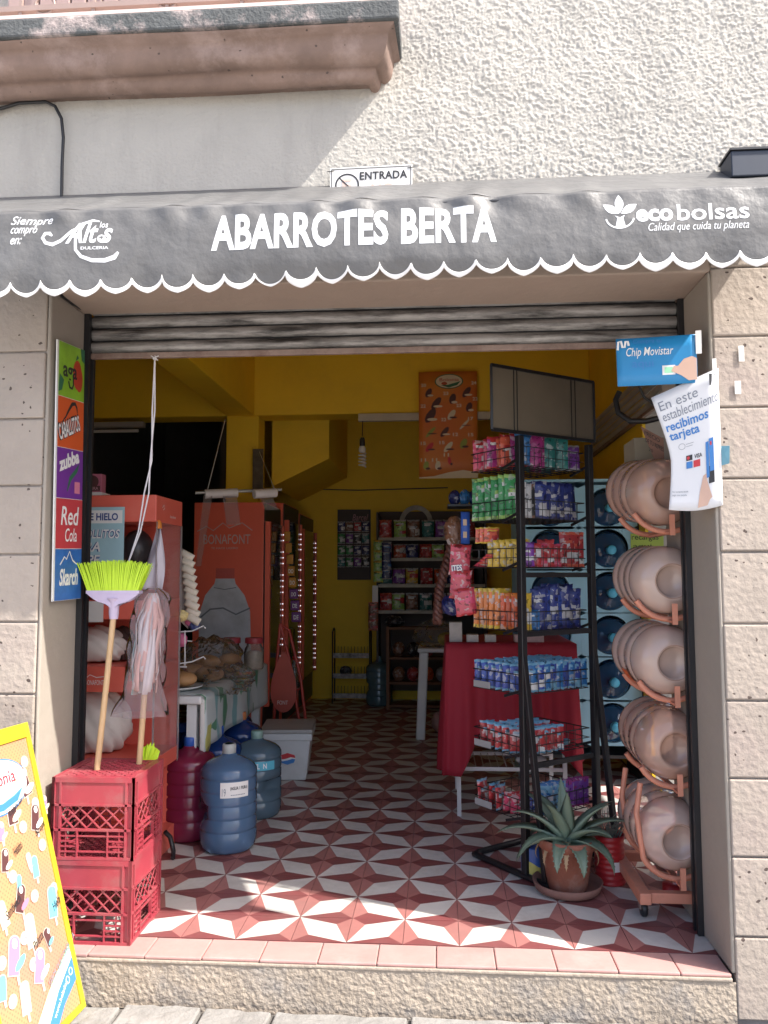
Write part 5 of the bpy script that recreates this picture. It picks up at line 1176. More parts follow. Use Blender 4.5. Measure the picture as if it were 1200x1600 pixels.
def pack_mesh(w, h, d, ma, mb_, mc, seed):
    """pillow pack: crimped ends, puffed body, a label patch and a stripe"""
    rg = random.Random(seed); nu, nv = 6, 12; b = MB()
    p1, p2 = rg.uniform(0, 6), rg.uniform(0, 6); l0 = rg.randint(1, 5); l1 = l0 + rg.randint(1, 3); li = rg.randint(2, 4); sj = rg.randint(6, 9); lab = rg.random() < .75
    def f(sg):
        def g(u, v):
            e = max(0, 1 - abs(2 * v - 1) ** 6); q = max(0, 1 - abs(2 * u - 1) ** 4)
            puff = d / 2 * .66 * e ** .55 * q ** .6 * (1 + .22 * math.sin(13 * v + p1) * math.sin(7 * u + p2) + .16 * math.sin(23 * v + 9 * u + p2)) + .0006
            x = (u - .5) * w * (1 - .06 * e); return Vector((x, sg * puff, (v) * h + .002 * math.sin(u * 14 + p1)))
        return g
    for sg in (-1, 1):
        o = len(b.v); fn = f(sg)
        vs = [fn(i / nu, j / nv) for j in range(nv + 1) for i in range(nu + 1)]
        for j in range(nv):
            for i in range(nu):
                a = j * (nu + 1) + i; q = (a, a + 1, a + nu + 2, a + nu + 1)
                m = 0
                if j in (0, nv - 1): m = 1
                elif lab and l0 <= j <= l1 and (i >= li if sg < 0 else i <= 5 - li): m = 2
                elif j == sj and i in (1, 2, 3): m = 2
                elif j == sj + 1 and 1 <= i <= 4: m = 1
                b.f.append(tuple(o + k for k in (q if sg < 0 else q[::-1]))); b.m.append(m); b.s.append(True)
        b.v.extend([tuple(v) for v in vs])
    return b.mesh('pack', [ma, mb_, mc])
def foil(n, c, r=.34):
    m = mat('foil_' + n, c, r, var=.10, scale=14, bump=.7, bscale=30, rnd=.10, spec=.6)
    nt = m.node_tree; N = nt.nodes; L = nt.links; b = N['Principled BSDF']; src = b.inputs['Base Color'].links[0].from_socket
    tc = next(x for x in N if x.type == 'TEX_COORD'); oi = N.new('ShaderNodeObjectInfo'); ad = N.new('ShaderNodeVectorMath'); ad.operation = 'ADD'
    mu = N.new('ShaderNodeMath'); mu.operation = 'MULTIPLY'; mu.inputs[1].default_value = 37.0; L.new(oi.outputs['Random'], mu.inputs[0])
    L.new(tc.outputs['Object'], ad.inputs[0]); L.new(mu.outputs[0], ad.inputs[1])
    nz = N.new('ShaderNodeTexNoise'); nz.inputs['Scale'].default_value = 34; nz.inputs['Detail'].default_value = 2; L.new(ad.outputs[0], nz.inputs['Vector'])
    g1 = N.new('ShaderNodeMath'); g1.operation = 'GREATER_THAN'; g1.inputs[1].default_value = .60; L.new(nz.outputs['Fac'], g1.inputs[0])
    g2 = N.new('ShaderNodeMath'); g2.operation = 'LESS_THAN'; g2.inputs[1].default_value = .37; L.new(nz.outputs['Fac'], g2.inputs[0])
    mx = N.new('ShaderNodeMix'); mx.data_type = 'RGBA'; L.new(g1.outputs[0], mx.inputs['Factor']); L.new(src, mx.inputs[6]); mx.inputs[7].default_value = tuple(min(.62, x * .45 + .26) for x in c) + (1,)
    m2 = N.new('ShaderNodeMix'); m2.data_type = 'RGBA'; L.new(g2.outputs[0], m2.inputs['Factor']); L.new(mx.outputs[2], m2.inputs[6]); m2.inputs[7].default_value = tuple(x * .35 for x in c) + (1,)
    L.new(m2.outputs[2], b.inputs['Base Color']); return m
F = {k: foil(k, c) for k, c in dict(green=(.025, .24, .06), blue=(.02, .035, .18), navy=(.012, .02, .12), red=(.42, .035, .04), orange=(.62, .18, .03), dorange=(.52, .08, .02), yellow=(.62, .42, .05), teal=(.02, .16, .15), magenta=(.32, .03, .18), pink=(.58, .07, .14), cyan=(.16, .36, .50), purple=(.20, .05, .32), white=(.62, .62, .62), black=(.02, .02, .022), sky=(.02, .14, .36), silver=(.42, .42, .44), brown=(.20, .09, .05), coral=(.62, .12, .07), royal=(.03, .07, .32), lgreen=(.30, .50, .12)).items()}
_pk = {}
def packm(a, b, c, w, h, d):
    k = (a, b, c, round(w, 3), round(h, 3), round(d, 3), R.randrange(4))
    if k not in _pk: _pk[k] = pack_mesh(w, h, d, F[a], F[b], F[c], len(_pk))
    return _pk[k]
ORD = ['top', 'second', 'third', 'fourth', 'fifth', 'sixth', 'lowest']
WHAT = ['snack sachet', 'biscuit pack', 'biscuit pack', 'cookie pack', 'milk biscuit pack', 'biscuit pack', 'snack pack']
CNAME = dict(lgreen='pale green', dorange='dark orange', sky='blue', royal='royal blue', coral='coral')
def put(tier, s, t, kind, rz=0.0, lean=0.0, z=None):
    a, b, c, w, h, d = kind
    rz = rz - 1.75 if rz > .8 else (rz - .85 if rz > .28 else rz)
    z0 = TIER[tier] + .003 if z is None else z
    cn = CNAME.get(a, a)
    lab = '%s %s standing in the %s basket of the black wire rack' % (cn, WHAT[tier], ORD[tier])
    if b == 'cyan' and a in ('red', 'pink'): lab = '%s %s with light blue ends in the %s basket of the black rack' % (cn, WHAT[tier], ORD[tier])
    o = tag(link('snack_pack', packm(*kind)), lab, 'snack pack', '%s packs in the %s basket' % (cn, ORD[tier]))
    yaw = math.atan2(UU.y, UU.x)
    o.matrix_world = Matrix.Translation(rk(s, t, z0)) @ Matrix.Rotation(yaw + rz, 4, 'Z') @ Matrix.Rotation(lean, 4, 'X')
def rowp(tier, t0, t1, ss, kind, lean=0.0, rz=0.0):
    """packs one behind the other from depth t0 to t1, at the places ss along the rack"""
    for s in ss:
        d = kind[5]; t = t0
        while t <= t1:
            put(tier, s + R.uniform(-.004, .004), t, kind, rz + R.uniform(-.08, .08), lean + R.uniform(-.08, .08)); t += d * 1.12
H2 = math.pi / 2
# packs stand in files facing along the basket: each colour a file; far end (large t) shows beyond the post
def filep(tier, s, t0, t1, step, kind, rz=H2, lean=0.0):
    t = t0; k = 0
    while t <= t1 + 1e-6:
        put(tier, s + R.uniform(-.006, .006), t, kind, rz + R.uniform(-.07, .07), lean + R.uniform(-.07, .07)); t += step
# seen from the rear the left face shows packs lined along t, the front face packs lined along s
def front(tier, s_from, s_to, n, kind, t=.06, lean=-.05, rz=0.0):
    for k in range(n):
        s = s_from + (s_to - s_from) * (k + .5) / n; put(tier, s, t + R.uniform(-.008, .008), kind, rz + R.uniform(-.12, .12), lean + R.uniform(-.06, .06))
def leftf(tier, t_from, t_to, n, kind, s=.06, rz=0.0, lean=0.0):
    for k in range(n):
        t = t_from + (t_to - t_from) * (k + .5) / n; put(tier, s + R.uniform(-.006, .006), t, kind, rz + R.uniform(-.12, .12) + .25, lean + R.uniform(-.06, .06))
w5 = .085
# tier 1
for i, c_ in enumerate(('pink', 'pink', 'magenta', 'coral', 'coral', 'magenta')): put(0, .065 + (i % 2) * .02, .33 - i * .048, (c_, 'red', 'white', .085, .155, .026), .5 + R.uniform(-.1, .1), R.uniform(-.1, .1))
for i, c_ in enumerate(('sky', 'sky', 'magenta', 'magenta', 'teal', 'teal', 'teal', 'purple', 'purple')): put(0, .075 + i * .042, .06 + (i % 2) * .03, (c_, 'silver' if c_ == 'purple' else c_, c_, .07, .15 if i < 7 else .125, .026), R.uniform(-.2, .2) + 1.1, R.uniform(-.1, .1))
for i, c_ in enumerate(('coral', 'sky', 'teal', 'magenta', 'teal')): put(0, .10 + i * .065, .2, (c_, c_, c_, .085, .14, .026), R.uniform(-.2, .2), .05)
# tier 2
for i in range(6): put(1, .065, .335 - i * .046, ('green', 'lgreen', 'white', .095, .205, .030), .45 + R.uniform(-.1, .1), R.uniform(-.06, .06))
put(1, .075, .075, ('white', 'white', 'silver', .05, .165, .03), .9); put(1, .105, .07, ('white', 'silver', 'white', .05, .16, .03), 1.0); put(1, .13, .08, ('black', 'brown', 'white', .06, .16, .03), .9)
for i in range(6): put(1, .175 + i * .043, .06 + (i % 2) * .012, ('blue', 'navy', 'silver', .075, .175, .034), 1.15 + R.uniform(-.12, .12), R.uniform(-.05, .05) - (.14 if i == 5 else 0))
for i in range(5): put(1, .12 + i * .07, .19, ('green' if i < 1 else 'navy', 'navy', 'silver', .085, .165, .034), .1)
# tier 3
for i in range(4): put(2, .06, .33 - i * .02, ('pink', 'coral', 'white', .085, .06 + .0 * i, .02), .5, 1.3, TIER[2] + .01 + i * .012)
for i in range(5): put(2, .07, .24 - i * .042, ('yellow', 'yellow', 'white', .09, .125, .032), .5 + R.uniform(-.08, .08))
put(2, .085, .045, ('purple', 'purple', 'white', .06, .11, .03), 1.1)
for i in range(5): put(2, .125 + i * .042, .055, ('red', 'pink' if i % 2 else 'red', 'white' if i % 2 == 0 else 'pink', .08, .105 + (.02 if i == 2 else 0), .032), 1.1 + R.uniform(-.1, .1))
for i in range(3): put(2, .355 + i * .032, .06, ('red', 'coral', 'white', .075, .165, .03), 1.2 + R.uniform(-.1, .1))
for i in range(4): put(2, .12 + i * .08, .2, ('yellow' if i < 2 else 'red', 'yellow', 'white', .085, .10, .034), .1)
for i in range(3): put(2, .05, .31 - i * .03, ('coral', 'yellow', 'red', .08, .075, .024), .5, .1, TIER[2] + .115)
# tier 4
for i in range(5): put(3, .06, .335 - i * .036, ('orange', 'yellow', 'white', .085, .185, .032), .5 + R.uniform(-.08, .08), R.uniform(-.06, .06))
for i in range(3): put(3, .065, .155 - i * .036, ('dorange', 'orange', 'white', .085, .165, .032), .55)
put(3, .07, .05, ('yellow', 'yellow', 'white', .07, .165, .03), .7); put(3, .11, .05, ('sky', 'sky', 'white', .07, .09, .03), .9)
for i in range(7): put(3, .155 + i * .037, .055 + (i % 2) * .01, ('royal' if i % 2 else 'blue', 'navy', 'silver', .08, .185 + .01 * (i % 3), .034), 1.15 + R.uniform(-.1, .1), R.uniform(-.05, .12))
for i in range(4): put(3, .13 + i * .085, .2, ('orange' if i < 1 else 'blue', 'navy', 'silver', .09, .16, .034), .1)
put(3, .40, .06, ('silver', 'silver', 'white', .05, .11, .03), 1.0)
# tier 5
for i in range(6): put(4, .055, .33 - i * .048, ('royal', 'cyan', 'white', .08, .125, .038), .45 + R.uniform(-.08, .08), R.uniform(-.05, .05))
for i in range(9): put(4, .09 + i * .040, .05, ('royal' if i % 2 else 'sky', 'cyan', 'white' if i < 3 else 'cyan', .075, .13, .036), 1.15 + R.uniform(-.1, .1))
for r_ in range(3):
    for i in range(6): put(4, .12 + i * .055, .13 + r_ * .065, ('royal', 'cyan', 'cyan', .075, .132, .036), .9 + R.uniform(-.3, .3))
# tier 6
for i in range(5): put(5, .055, .30 - i * .05, ('red', 'cyan', 'white', .075, .115, .036), .45 + R.uniform(-.08, .08))
for i in range(5): put(5, .085 + i * .040, .05, ('red', 'cyan', 'white', .075, .115, .036), 1.1 + R.uniform(-.1, .1))
for r_ in range(2):
    for i in range(4): put(5, .10 + i * .05, .14 + r_ * .07, ('red', 'cyan', 'pink', .075, .12, .036), .9)
put(5, .36, .12, ('cyan', 'cyan', 'white', .07, .04, .03), .3, .9)
# lowest
for i in range(3): put(6, .055, .33 - i * .06, ('red', 'cyan', 'white', .08, .11, .036), .3 + R.uniform(-.25, .25), R.uniform(-.15, .15))
for i in range(2): put(6, .07, .17 - i * .05, ('pink', 'red', 'white', .075, .10, .03), .4, .35)
put(6, .09, .06, ('cyan', 'royal', 'white', .08, .055, .03), .7, .5); put(6, .13, .05, ('royal', 'cyan', 'white', .08, .085, .03), .9)
for i in range(3): put(6, .18 + i * .04, .06, ('cyan', 'sky', 'white', .08, .13, .034), 1.1)
for i in range(5): put(6, .285 + i * .033, .06, ('purple', 'magenta', 'purple', .075, .125, .034), 1.1 + R.uniform(-.1, .1))

# ------------------------------------------------------------------ things hung at the rack's far corner
hc = thing('sweet_strip', 'hanging strip of pink sweet bags lettered BITES with a blue card above', 'sweet strip', Yp(725, 900, 3.86))
MB().grid(lambda u, v: Yp(720 + 14 * u, 800 + 50 * v, 3.86), 2, 2).build('blue_card', mat('card_blue', (.03, .09, .36), .5), hc, solid=.001)
b = MB(); cc_ = Fr(Yp(720, 850, 3.858), (1, 0, 0), (0, 0, 1)); cc_.rect(b, .012, .03, .03, .06, .002); cc_.rect(b, .012, .09, .03, .12, .002); b.build('card_window', mat('card_tan', (.45, .32, .22), .6), hc)
m_bt = foil('sweet_pink', (.50, .06, .09))
for k, (px, py, h_) in enumerate(((717, 880, .12), (718, 918, .11), (730, 945, .10))):
    p = Yp(px, py, 3.84 - .02 * k); me_ = pack_mesh(.105, h_ + .03, .04, m_bt, F['red'], F['pink'], 90 + k); o = link('sweet_bag', me_, hc, True)
    o.matrix_parent_inverse = wm(hc).inverted(); o.location = p - Vector((0, 0, h_ / 2)); o.rotation_euler = (0, .08 - .22 * (k == 2), .15)
for i_, (mt, bo_, l_) in enumerate(((P_N, .09, .0), (P_W, .03, .001))):
    b = MB()
    for px, py in ((706, 893), (707, 922)): p = Yp(px, py, 3.812); f_ = Fr(p, (1, .12, 0), (0, 0, 1)); f_.text(b, 'ITES', 0, 0, .05, .030, l_ + .001, bold=bo_, rot=.08)
    b.build('bag_lettering', mt, hc)
gl = thing('braided_garland', 'dark red-brown braided garland hanging beside the sweet bags', 'garland', Yp(692, 900, 4.0))
gb = MB()
for s_ in range(3):
    pts = []
    for k in range(46):
        v = k / 45; px = 716 - 34 * min(1, v * 1.5) ** .8 + 5 * math.sin(v * 3); a = v * 40 + s_ * 2.094
        pts.append(Yp(px, 818 + 155 * v, 4.0) + Vector((.014 * math.cos(a), .014 * math.sin(a), .004 * math.sin(a * 1.5))))
    gb.tube(pts, .014, 6)
gb.build('braid', mat('chili_brown', (.10, .035, .025), .5, var=.4, scale=40, bump=.4), gl)
tag(crumple('dark_blue_packet', F['navy'], Yp(706, 945, 3.95), .05, .04, .05, 101, n=10, amp=.25), 'shiny dark blue packet tucked under the hanging pink bags', 'packet')
tag(crumple('brown_packet', F['brown'], Yp(710, 830, 3.98), .05, .04, .075, 102, n=10, amp=.2), 'brown shiny packet at the top of the braided garland', 'packet')
bsk = thing('hanging_basket', 'dark wire tray with blue packets hooked beyond the rack', 'basket', Yp(715, 780, 4.4))
q = Yp(716, 790, 4.4); MB().box(q.x - .06, q.x + .16, 4.3, 4.5, q.z - .012, q.z).build('tray', m_rb, bsk)
for k in range(3): tag(crumple('blue_packet', F[('navy', 'sky', 'navy')[k]], (q.x - .02 + k * .055, 4.38, q.z + .042), .034, .03, .042, 110 + k, n=8, amp=.2), ('dark blue packet on the hooked tray, beside its edge', 'bright blue packet on the hooked wire tray', 'dark blue packet against the rack on the hooked tray')[k], 'packet')

# ------------------------------------------------------------------ red cloth table behind the rack
m_rc = mat('red_cloth', (.30, .010, .026), .75, var=.08, scale=3, bump=.12, bscale=60)
rt_ = thing('cloth_table', 'white-legged table hidden under the red tablecloth behind the rack', 'table', (.33, 4.65, 0))
TZ2 = Yp(770, 1006, 4.36).z
MB().box(.07, .70, 4.38, 5.0, TZ2 - .04, TZ2 - .006).build('tabletop', m_pl, rt_)
for x_, y_ in ((.10, 4.42), (.67, 4.42), (.10, 4.96), (.67, 4.96)): MB().bar((x_, y_, 0), (x_, y_, TZ2 - .041), .022).build('leg', m_pl, rt_)
MB().bar((.088, 4.42, .25), (.66, 4.42, .25), .012, .02).build('shelf_rail', m_ww, rt_)
MB().bar((.088, 4.80, .25), (.66, 4.80, .25), .012, .02).build('shelf_rail', m_ww, rt_)
for k in range(12): MB().bar((.11 + k * .042, 4.427, .252), (.11 + k * .042, 4.793, .252), .005).build('shelf_wire', m_ww, rt_)
tc_ = thing('red_tablecloth', 'deep red tablecloth hanging in folds over the table behind the rack', 'tablecloth', (.33, 4.35, TZ2))
def rc_front(u, v):
    x = .035 + .70 * u; k1 = min(1, max(0, (u - .12) / .14)); k2 = max(0, (u - .74) / .26)
    L_ = .70 * (1 - k1) + .47 * k1 + .22 * k2
    fo = (.026 * math.sin(u * 24 + 1.2 * math.sin(u * 9)) + .010 * math.sin(u * 57 + 1)) * v ** .8 * (1 - .5 * math.exp(-((u - .5) / .22) ** 2))
    return (x - .02 * v * (1 - min(1, u * 4)) + .015 * v * k2, 4.362 - .03 * v + fo, TZ2 - L_ * v)
MB().grid(rc_front, 110, 18).grid(lambda u, v: (.035 + .70 * u, 4.362 + .66 * v, TZ2 + .0015 * math.sin(u * 20)), 20, 4).grid(lambda u, v: (.033 - .025 * v + .03 * math.sin(u * 22) * v, 4.362 + .66 * u, TZ2 - .70 * v), 40, 12).grid(lambda u, v: (.737 + .015 * v + .02 * math.sin(u * 20) * v, 4.362 + .66 * u, TZ2 - .62 * v), 30, 10).build('cloth', m_rc, tc_, solid=.002)
for k, (px, w_, h_, c_) in enumerate(((712, .07, .06, 'pale grey stack of paper boxes at the corner of the red table'), (738, .065, .05, 'small white box on the red table beside the paper stack'), (766, .06, .05, 'small white box on the red table behind the rack post'), (826, .16, .05, 'pale pink tray on the red table behind the blue packs'))):
    p = Yp(px, 1000, 4.46)
    tag(MB().box(p.x - w_ / 2, p.x + w_ / 2, 4.42, 4.50, TZ2 + .004, TZ2 + .004 + h_ * .8 + (.06 if k == 0 else 0)).build('carton', mat('pale_box%d' % k, ((.42, .40, .38), (.5, .48, .46), (.48, .46, .44), (.5, .36, .36))[k], .6, var=.15, scale=30), bevel=.002), c_, 'carton')
tag(crumple('white_shoe', mat('shoe_white', (.46, .43, .41), .6), (.50, 4.50, .285), .085, .036, .030, 120, n=12, amp=.08, sm=True), 'pale shoe lying on the wire shelf under the red table', 'shoe')
tag(crumple('dark_shoe', mat('shoe_dark', (.02, .02, .022), .5), Zp(700, 1190, .03), .06, .12, .035, 121, n=10, amp=.06, flatz=.001), 'dark shoe on the tiles by the red cloth hem', 'shoe')

# ------------------------------------------------------------------ light blue rack of deep blue water jugs lying on their sides
m_lb = mat('light_blue_paint', (.30, .55, .66), .45, var=.05)
lr = thing('blue_jug_rack', 'light blue sheet rack holding rows of deep blue jugs caps outward', 'jug rack', (.9, 5.3, 0))
zs = [Yp(942, q_, 5.05).z for q_ in (790, 856, 924, 994, 1064, 1134)]; cxs = (.715, 1.085); PY = 5.15; hr = .124
for ci, cx_ in enumerate(cxs):
    for z_ in zs:
        b = MB(); n = 32; A = []; O = []
        hw_, hh_ = .1845, .142
        for k in range(n):
            t = 6.2832 * k / n; c_, s_ = math.cos(t), math.sin(t); A.append((cx_ + hr * c_, PY, z_ + hr * s_)); m_ = max(abs(c_) / hw_, abs(s_) / hh_); O.append((cx_ + c_ / m_, PY, z_ + s_ / m_))
        b.add(A + O, [(k, (k + 1) % n, n + (k + 1) % n, n + k) for k in range(n)])
        b.build('front_cell', m_lb, lr, solid=.004)
for x_ in (.518, 1.272): MB().box(x_ - .012, x_ + .012, PY + .003, PY + .42, .0, 1.92).build('side_panel', m_blk if x_ > 1 else m_lb, lr)
MB().box(.531, 1.259, PY + .003, PY + .42, .15, .17).build('base_shelf', m_blk, lr); MB().box(.531, 1.259, PY + .003, PY + .42, 1.90, 1.918).build('top_shelf', m_lb, lr)
MB().box(.531, 1.259, PY + .415, PY + .42, .171, 1.899).build('back_panel', m_lb, lr)
m_capc = mat('cyan_cap', (.10, .48, .68), .4)
m_jn = clear('jug_navy', (.05, .17, .36), .55, .06, .35, 1.5)
for ci, cx_ in enumerate(cxs):
    for k, z_ in enumerate(zs):
        if ci == 0 and k > 4: continue
        J = jug('water_jug', ('deep blue jug, cyan cap, in the outer column of the light blue rack' if ci else 'deep blue jug lying in the inner column of the light blue rack'), (cx_, PY + .395, z_ - .012), 0, m_jn, m_capc, 'jugs in the light blue rack, %s column' % ('outer' if ci else 'inner'), T=(math.pi / 2, 0, 0), handle=False)
        J.scale = (.9, .9, 1.02)

# ------------------------------------------------------------------ peach steel rack of clear pink jugs on castors
m_pe = mat('peach_steel', (.62, .25, .16), .5, var=.12, scale=6, dirt=(.35, .16, .11), dscale=9, damt=.5)
pr2 = thing('pink_jug_rack', 'peach painted steel jug rack on castors holding clear pink jugs', 'jug rack', (.9, 3.3, 0))
JX, JY = .893, 3.10; zc = [1.615, 1.275, .965, .640, .300]
for x_ in (.765, 1.06): MB().bar((x_, 3.13, .085), (x_, 3.95, .085), .042, .042).build('base_bar', m_pe, pr2, bevel=.003)
for y_ in (3.16, 3.60, 3.92): MB().bar((.787, y_, .085), (1.038, y_, .085), .036, .038).build('base_bar', m_pe, pr2, bevel=.003)
for x_ in (.770, 1.055):
    for y_ in (3.19, 3.90):
        cs = MB().lathe([(.0, -.011), (.026, -.011), (.030, -.007), (.030, .007), (.026, .011), (0, .011)], 16, Matrix.Translation((x_, y_, .0305)) @ Matrix.Rotation(math.pi / 2, 4, 'Y'), capb=False, capt=False).build('castor_wheel', m_blk, pr2)
        MB().box(x_ - .017, x_ - .0125, y_ - .015, y_ + .015, .03, .063).build('castor_fork', mat('castor_steel', (.3, .22, .2), .5, metal=.4), pr2); MB().box(x_ + .0125, x_ + .017, y_ - .015, y_ + .015, .03, .063).build('castor_fork', mat('castor_steel', (.3, .22, .2), .5, metal=.4), pr2)
for y_ in (3.20, 3.50): MB().bar((1.062, y_, .106), (1.062, y_, 1.80), .035, .030).build('post', m_pe, pr2, bevel=.003)
MB().bar((1.062, 3.22, 1.79), (1.062, 3.48, 1.79), .025).build('top_bar', m_pe, pr2)
m_pj = clear('jug_clear_pink', (.88, .58, .46), .50, .06, .2, 1.5, .6)
m_pj2 = clear('jug_cloudy_pink', (.88, .66, .56), .66, .10, .2, 1.5, .6)
JL = ['clear pink jug lying in the top cradle of the peach rack', 'cloudy pink ribbed jug lying in the second cradle of the peach rack', 'cloudy pink jug with an orange sticker in the middle cradle of the peach rack', 'shiny clear pink jug lying in the fourth cradle of the peach rack', 'pink jug lying in the lowest cradle of the peach rack']
for k, z_ in enumerate(zc):
    mj = m_pj if k in (0, 3) else m_pj2
    J = thing('water_jug', JL[k], 'water jug', (JX, JY + .004 * k, z_ ), 0, 'pink jugs in the peach rack')
    J.rotation_euler = (-math.pi / 2 + (.12 if k == 0 else .04), 0, .03 * (k % 3 - 1) + (.14 if k == 0 else .045))
    bm_ = jug_mesh(False, 36, soft=1)[0]; o = bm_.build('jug_body', mj, J, True)
    MB().lathe([(.064, .0028), (.067, -.0012), (.070, .0020)], 28, capb=False, capt=False).build('base_ring', m_pj, J, True)
    if k == 2: MB().grid(lambda u, v: (.1365 * math.cos(2.2 + .5 * u), .1365 * math.sin(2.2 + .5 * u), .20 + .07 * v), 6, 2).build('orange_sticker', mat('sticker_orange', (.60, .12, .03), .5), J, True)
    for y_, sh_ in ((JY + .06, 0), (JY + .30, .006)):
        a0, a1 = -2.62, .2
        pts = [(JX + .145 * math.cos(a0 + (a1 - a0) * q / 16), y_, z_ - .003 + .145 * math.sin(a0 + (a1 - a0) * q / 16)) for q in range(17)]
        if k == 4: pts = [(JX - .125, y_ + .02, z_ + .20), (JX - .145, y_ + .01, z_ + .09)] + pts
        MB().tube(pts, .011, 8).build('cradle', m_pe, pr2)
    MB().box(JX - .010, JX + .010, JY - .012, JY - .006, z_ - .165, z_ - .085).build('stop_tab', m_pe, pr2)
    MB().bar((JX, JY - .009, z_ - .155), (JX, JY + .32, z_ - .155), .020, .008).build('cradle_spine', m_pe, pr2)
# handwritten card and folded carton at the top of the rack
cs_ = thing('cardboard_sign', 'brown cardboard price sign with handwriting leaning above the pink jugs', 'sign', Yp(1030, 720, 3.45))
cf_ = [Yp(1001, 666, 3.45), Yp(1045, 690, 3.40), Yp(1062, 738, 3.40), Yp(1026, 726, 3.45)]
b = MB(); b.add(cf_, [(3, 2, 1, 0)]); b.build('card', mat('cardboard', (.30, .165, .12), .8, var=.1), cs_, solid=.003)
b = MB(); f_ = Fr(cf_[0] + Vector((.01, -.006, -.035)), (cf_[1] - cf_[0]), (0, 0, 1)); f_.text(b, 'PRECIO', .005, 0, .075, .018, .002); f_.text(b, 'DE TU REFRESCO', .01, -.03, .11, .018, .002, bold=.01); f_.text(b, '20', .025, -.06, .02, .014, .002); b.build('handwriting', P_K, cs_)
tag(MB().box(.86, 1.04, 3.5, 3.7, 1.78, 1.90).build('folded_carton', mat('cream_carton', (.30, .26, .19), .7), bevel=.002), 'cream folded carton lying behind the cardboard sign', 'carton')
tag(MB().tube([Yp(968, 612, 3.6) , Yp(962, 625, 3.6), Yp(966, 645, 3.58), Yp(985, 658, 3.55), Yp(1010, 658, 3.5), Yp(1035, 652, 3.45)], .013, 8).build('hanging_hose', m_blk), 'thick black hose loop hanging before the side shutter', 'hose')
tag(MB().tube([Yp(998, 602, 3.42), Yp(1006, 620, 3.42), Yp(1022, 632, 3.42), Yp(1045, 634, 3.4), Yp(1065, 626, 3.4)], .006, 6).build('hanging_cable', m_cable), 'thin black cable looping beside the thick hose', 'cable')
lg = thing('lime_notice', 'lime green handwritten notice behind the pink jugs', 'notice', (1.0, 4.1, 1.45))
p = Yp(986, 862, 4.0); MB().box(p.x, p.x + .16, 4.0, 4.004, p.z, p.z + .09).build('paper', mat('lime_paper', (.42, .55, .10), .6), lg)
b = MB(); f_ = Fr((p.x, 3.9995, p.z), (1, 0, 0), (0, 0, 1)); f_.text(b, 'recargas', .005, .05, .13, .028, .0015); f_.text(b, 'aqui', .01, .012, .09, .026, .0015); b.build('handwriting', P_K, lg)
tag(MB().box(1.02, 1.10, 4.16, 4.50, 1.18, 1.45).build('window_post', m_wood), 'brown timber post section behind the lime notice', 'post') if False else None

# ------------------------------------------------------------------ aloe in a terracotta pot
AL = Vector((.52, 3.42, 0))
al = thing('aloe_plant', 'spiky grey-green aloe plant in a terracotta pot with saucer', 'plant', AL)
m_ter = mat('terracotta', (.29, .105, .065), .8, var=.15, scale=8, bump=.2, bscale=40, dirt=(.45, .34, .28), dscale=6, damt=.6)
MB().lathe([(0, .012), (.10, .012), (.125, .022), (.138, .045), (.144, .045), (.132, .012), (.11, .001), (0, .001)][::-1], 32, capb=False, capt=False).build('saucer', mat('saucer_clay', (.22, .11, .085), .85, var=.2, scale=8), al, True)
MB().lathe([(.0, .014), (.076, .014), (.080, .02), (.106, .175), (.110, .178), (.116, .18), (.118, .215), (.112, .218), (.104, .215), (.100, .19), (0, .19)], 32, capb=False, capt=False).build('pot', m_ter, al, True)
MB().lathe([(.0, .200), (.06, .198), (.1, .192)], 20, capb=False, capt=False).build('soil', mat('soil', (.08, .055, .04), .95, bump=.6), al, True)
m_al = mat('aloe_green', (.15, .205, .145), .48, var=.16, scale=9, bump=.1, bscale=40, dirt=(.17, .22, .15), dscale=10, damt=.6); m_dry = mat('dry_leaf', (.42, .29, .17), .8, var=.15)
def aloe_leaf(az, el, L_, w_, droop, m_, z0=.20, twist=0.0):
    d = Vector((math.cos(az), math.sin(az), 0)); sd = Vector((-math.sin(az), math.cos(az), 0)); n = 12; b = MB(); rows = []
    p = Vector((0, 0, z0)) + d * .015; ang = el
    for k in range(n + 1):
        s = k / n; w = w_ * 1.5 * (1 - s) ** .75 * (.75 + .5 * s * (1 - s) * 4 * .4) * (.7 + .3 * min(1, s * 4)); th = .013 * (1 - s) + .001
        t = d * math.cos(ang) + Vector((0, 0, math.sin(ang))); nv = Vector((0, 0, math.cos(ang))) - d * math.sin(ang)
        rows.append([p + sd * (-w), p + sd * (-w * .55) - nv * th * .6, p - nv * th, p + sd * (w * .55) - nv * th * .6, p + sd * w, p + sd * w * .5 - nv * (th * .25 - w * .0) , p - nv * w * .12, p - sd * w * .5 - nv * (th * .25)])
        # channel: raise the two edges
        for i_, q in ((0, w), (4, w)): rows[-1][i_] = rows[-1][i_] + nv * w * .35
        p = p + t * (L_ * .88 / n); ang -= droop / n * (.4 + 1.2 * s)
    vs = [v for r in rows for v in r]; fs = []
    for k in range(n):
        for j in range(8): a = k * 8 + j; c_ = k * 8 + (j + 1) % 8; fs.append((a, c_, c_ + 8, a + 8))
    b.add(vs, fs, 0, True)
    # marginal teeth
    for k in range(1, n - 1):
        for i_, sg in ((0, -1), (4, 1)):
            e0 = rows[k][i_]; e1 = rows[k + 1][i_]; m2 = (e0 + e1) / 2 + sd * sg * .005 + (e1 - e0) * .2
            b.add([e0.lerp(e1, .3), e0.lerp(e1, .65), m2], [(0, 1, 2)], 0)
    b.build('leaf', m_, al, True)
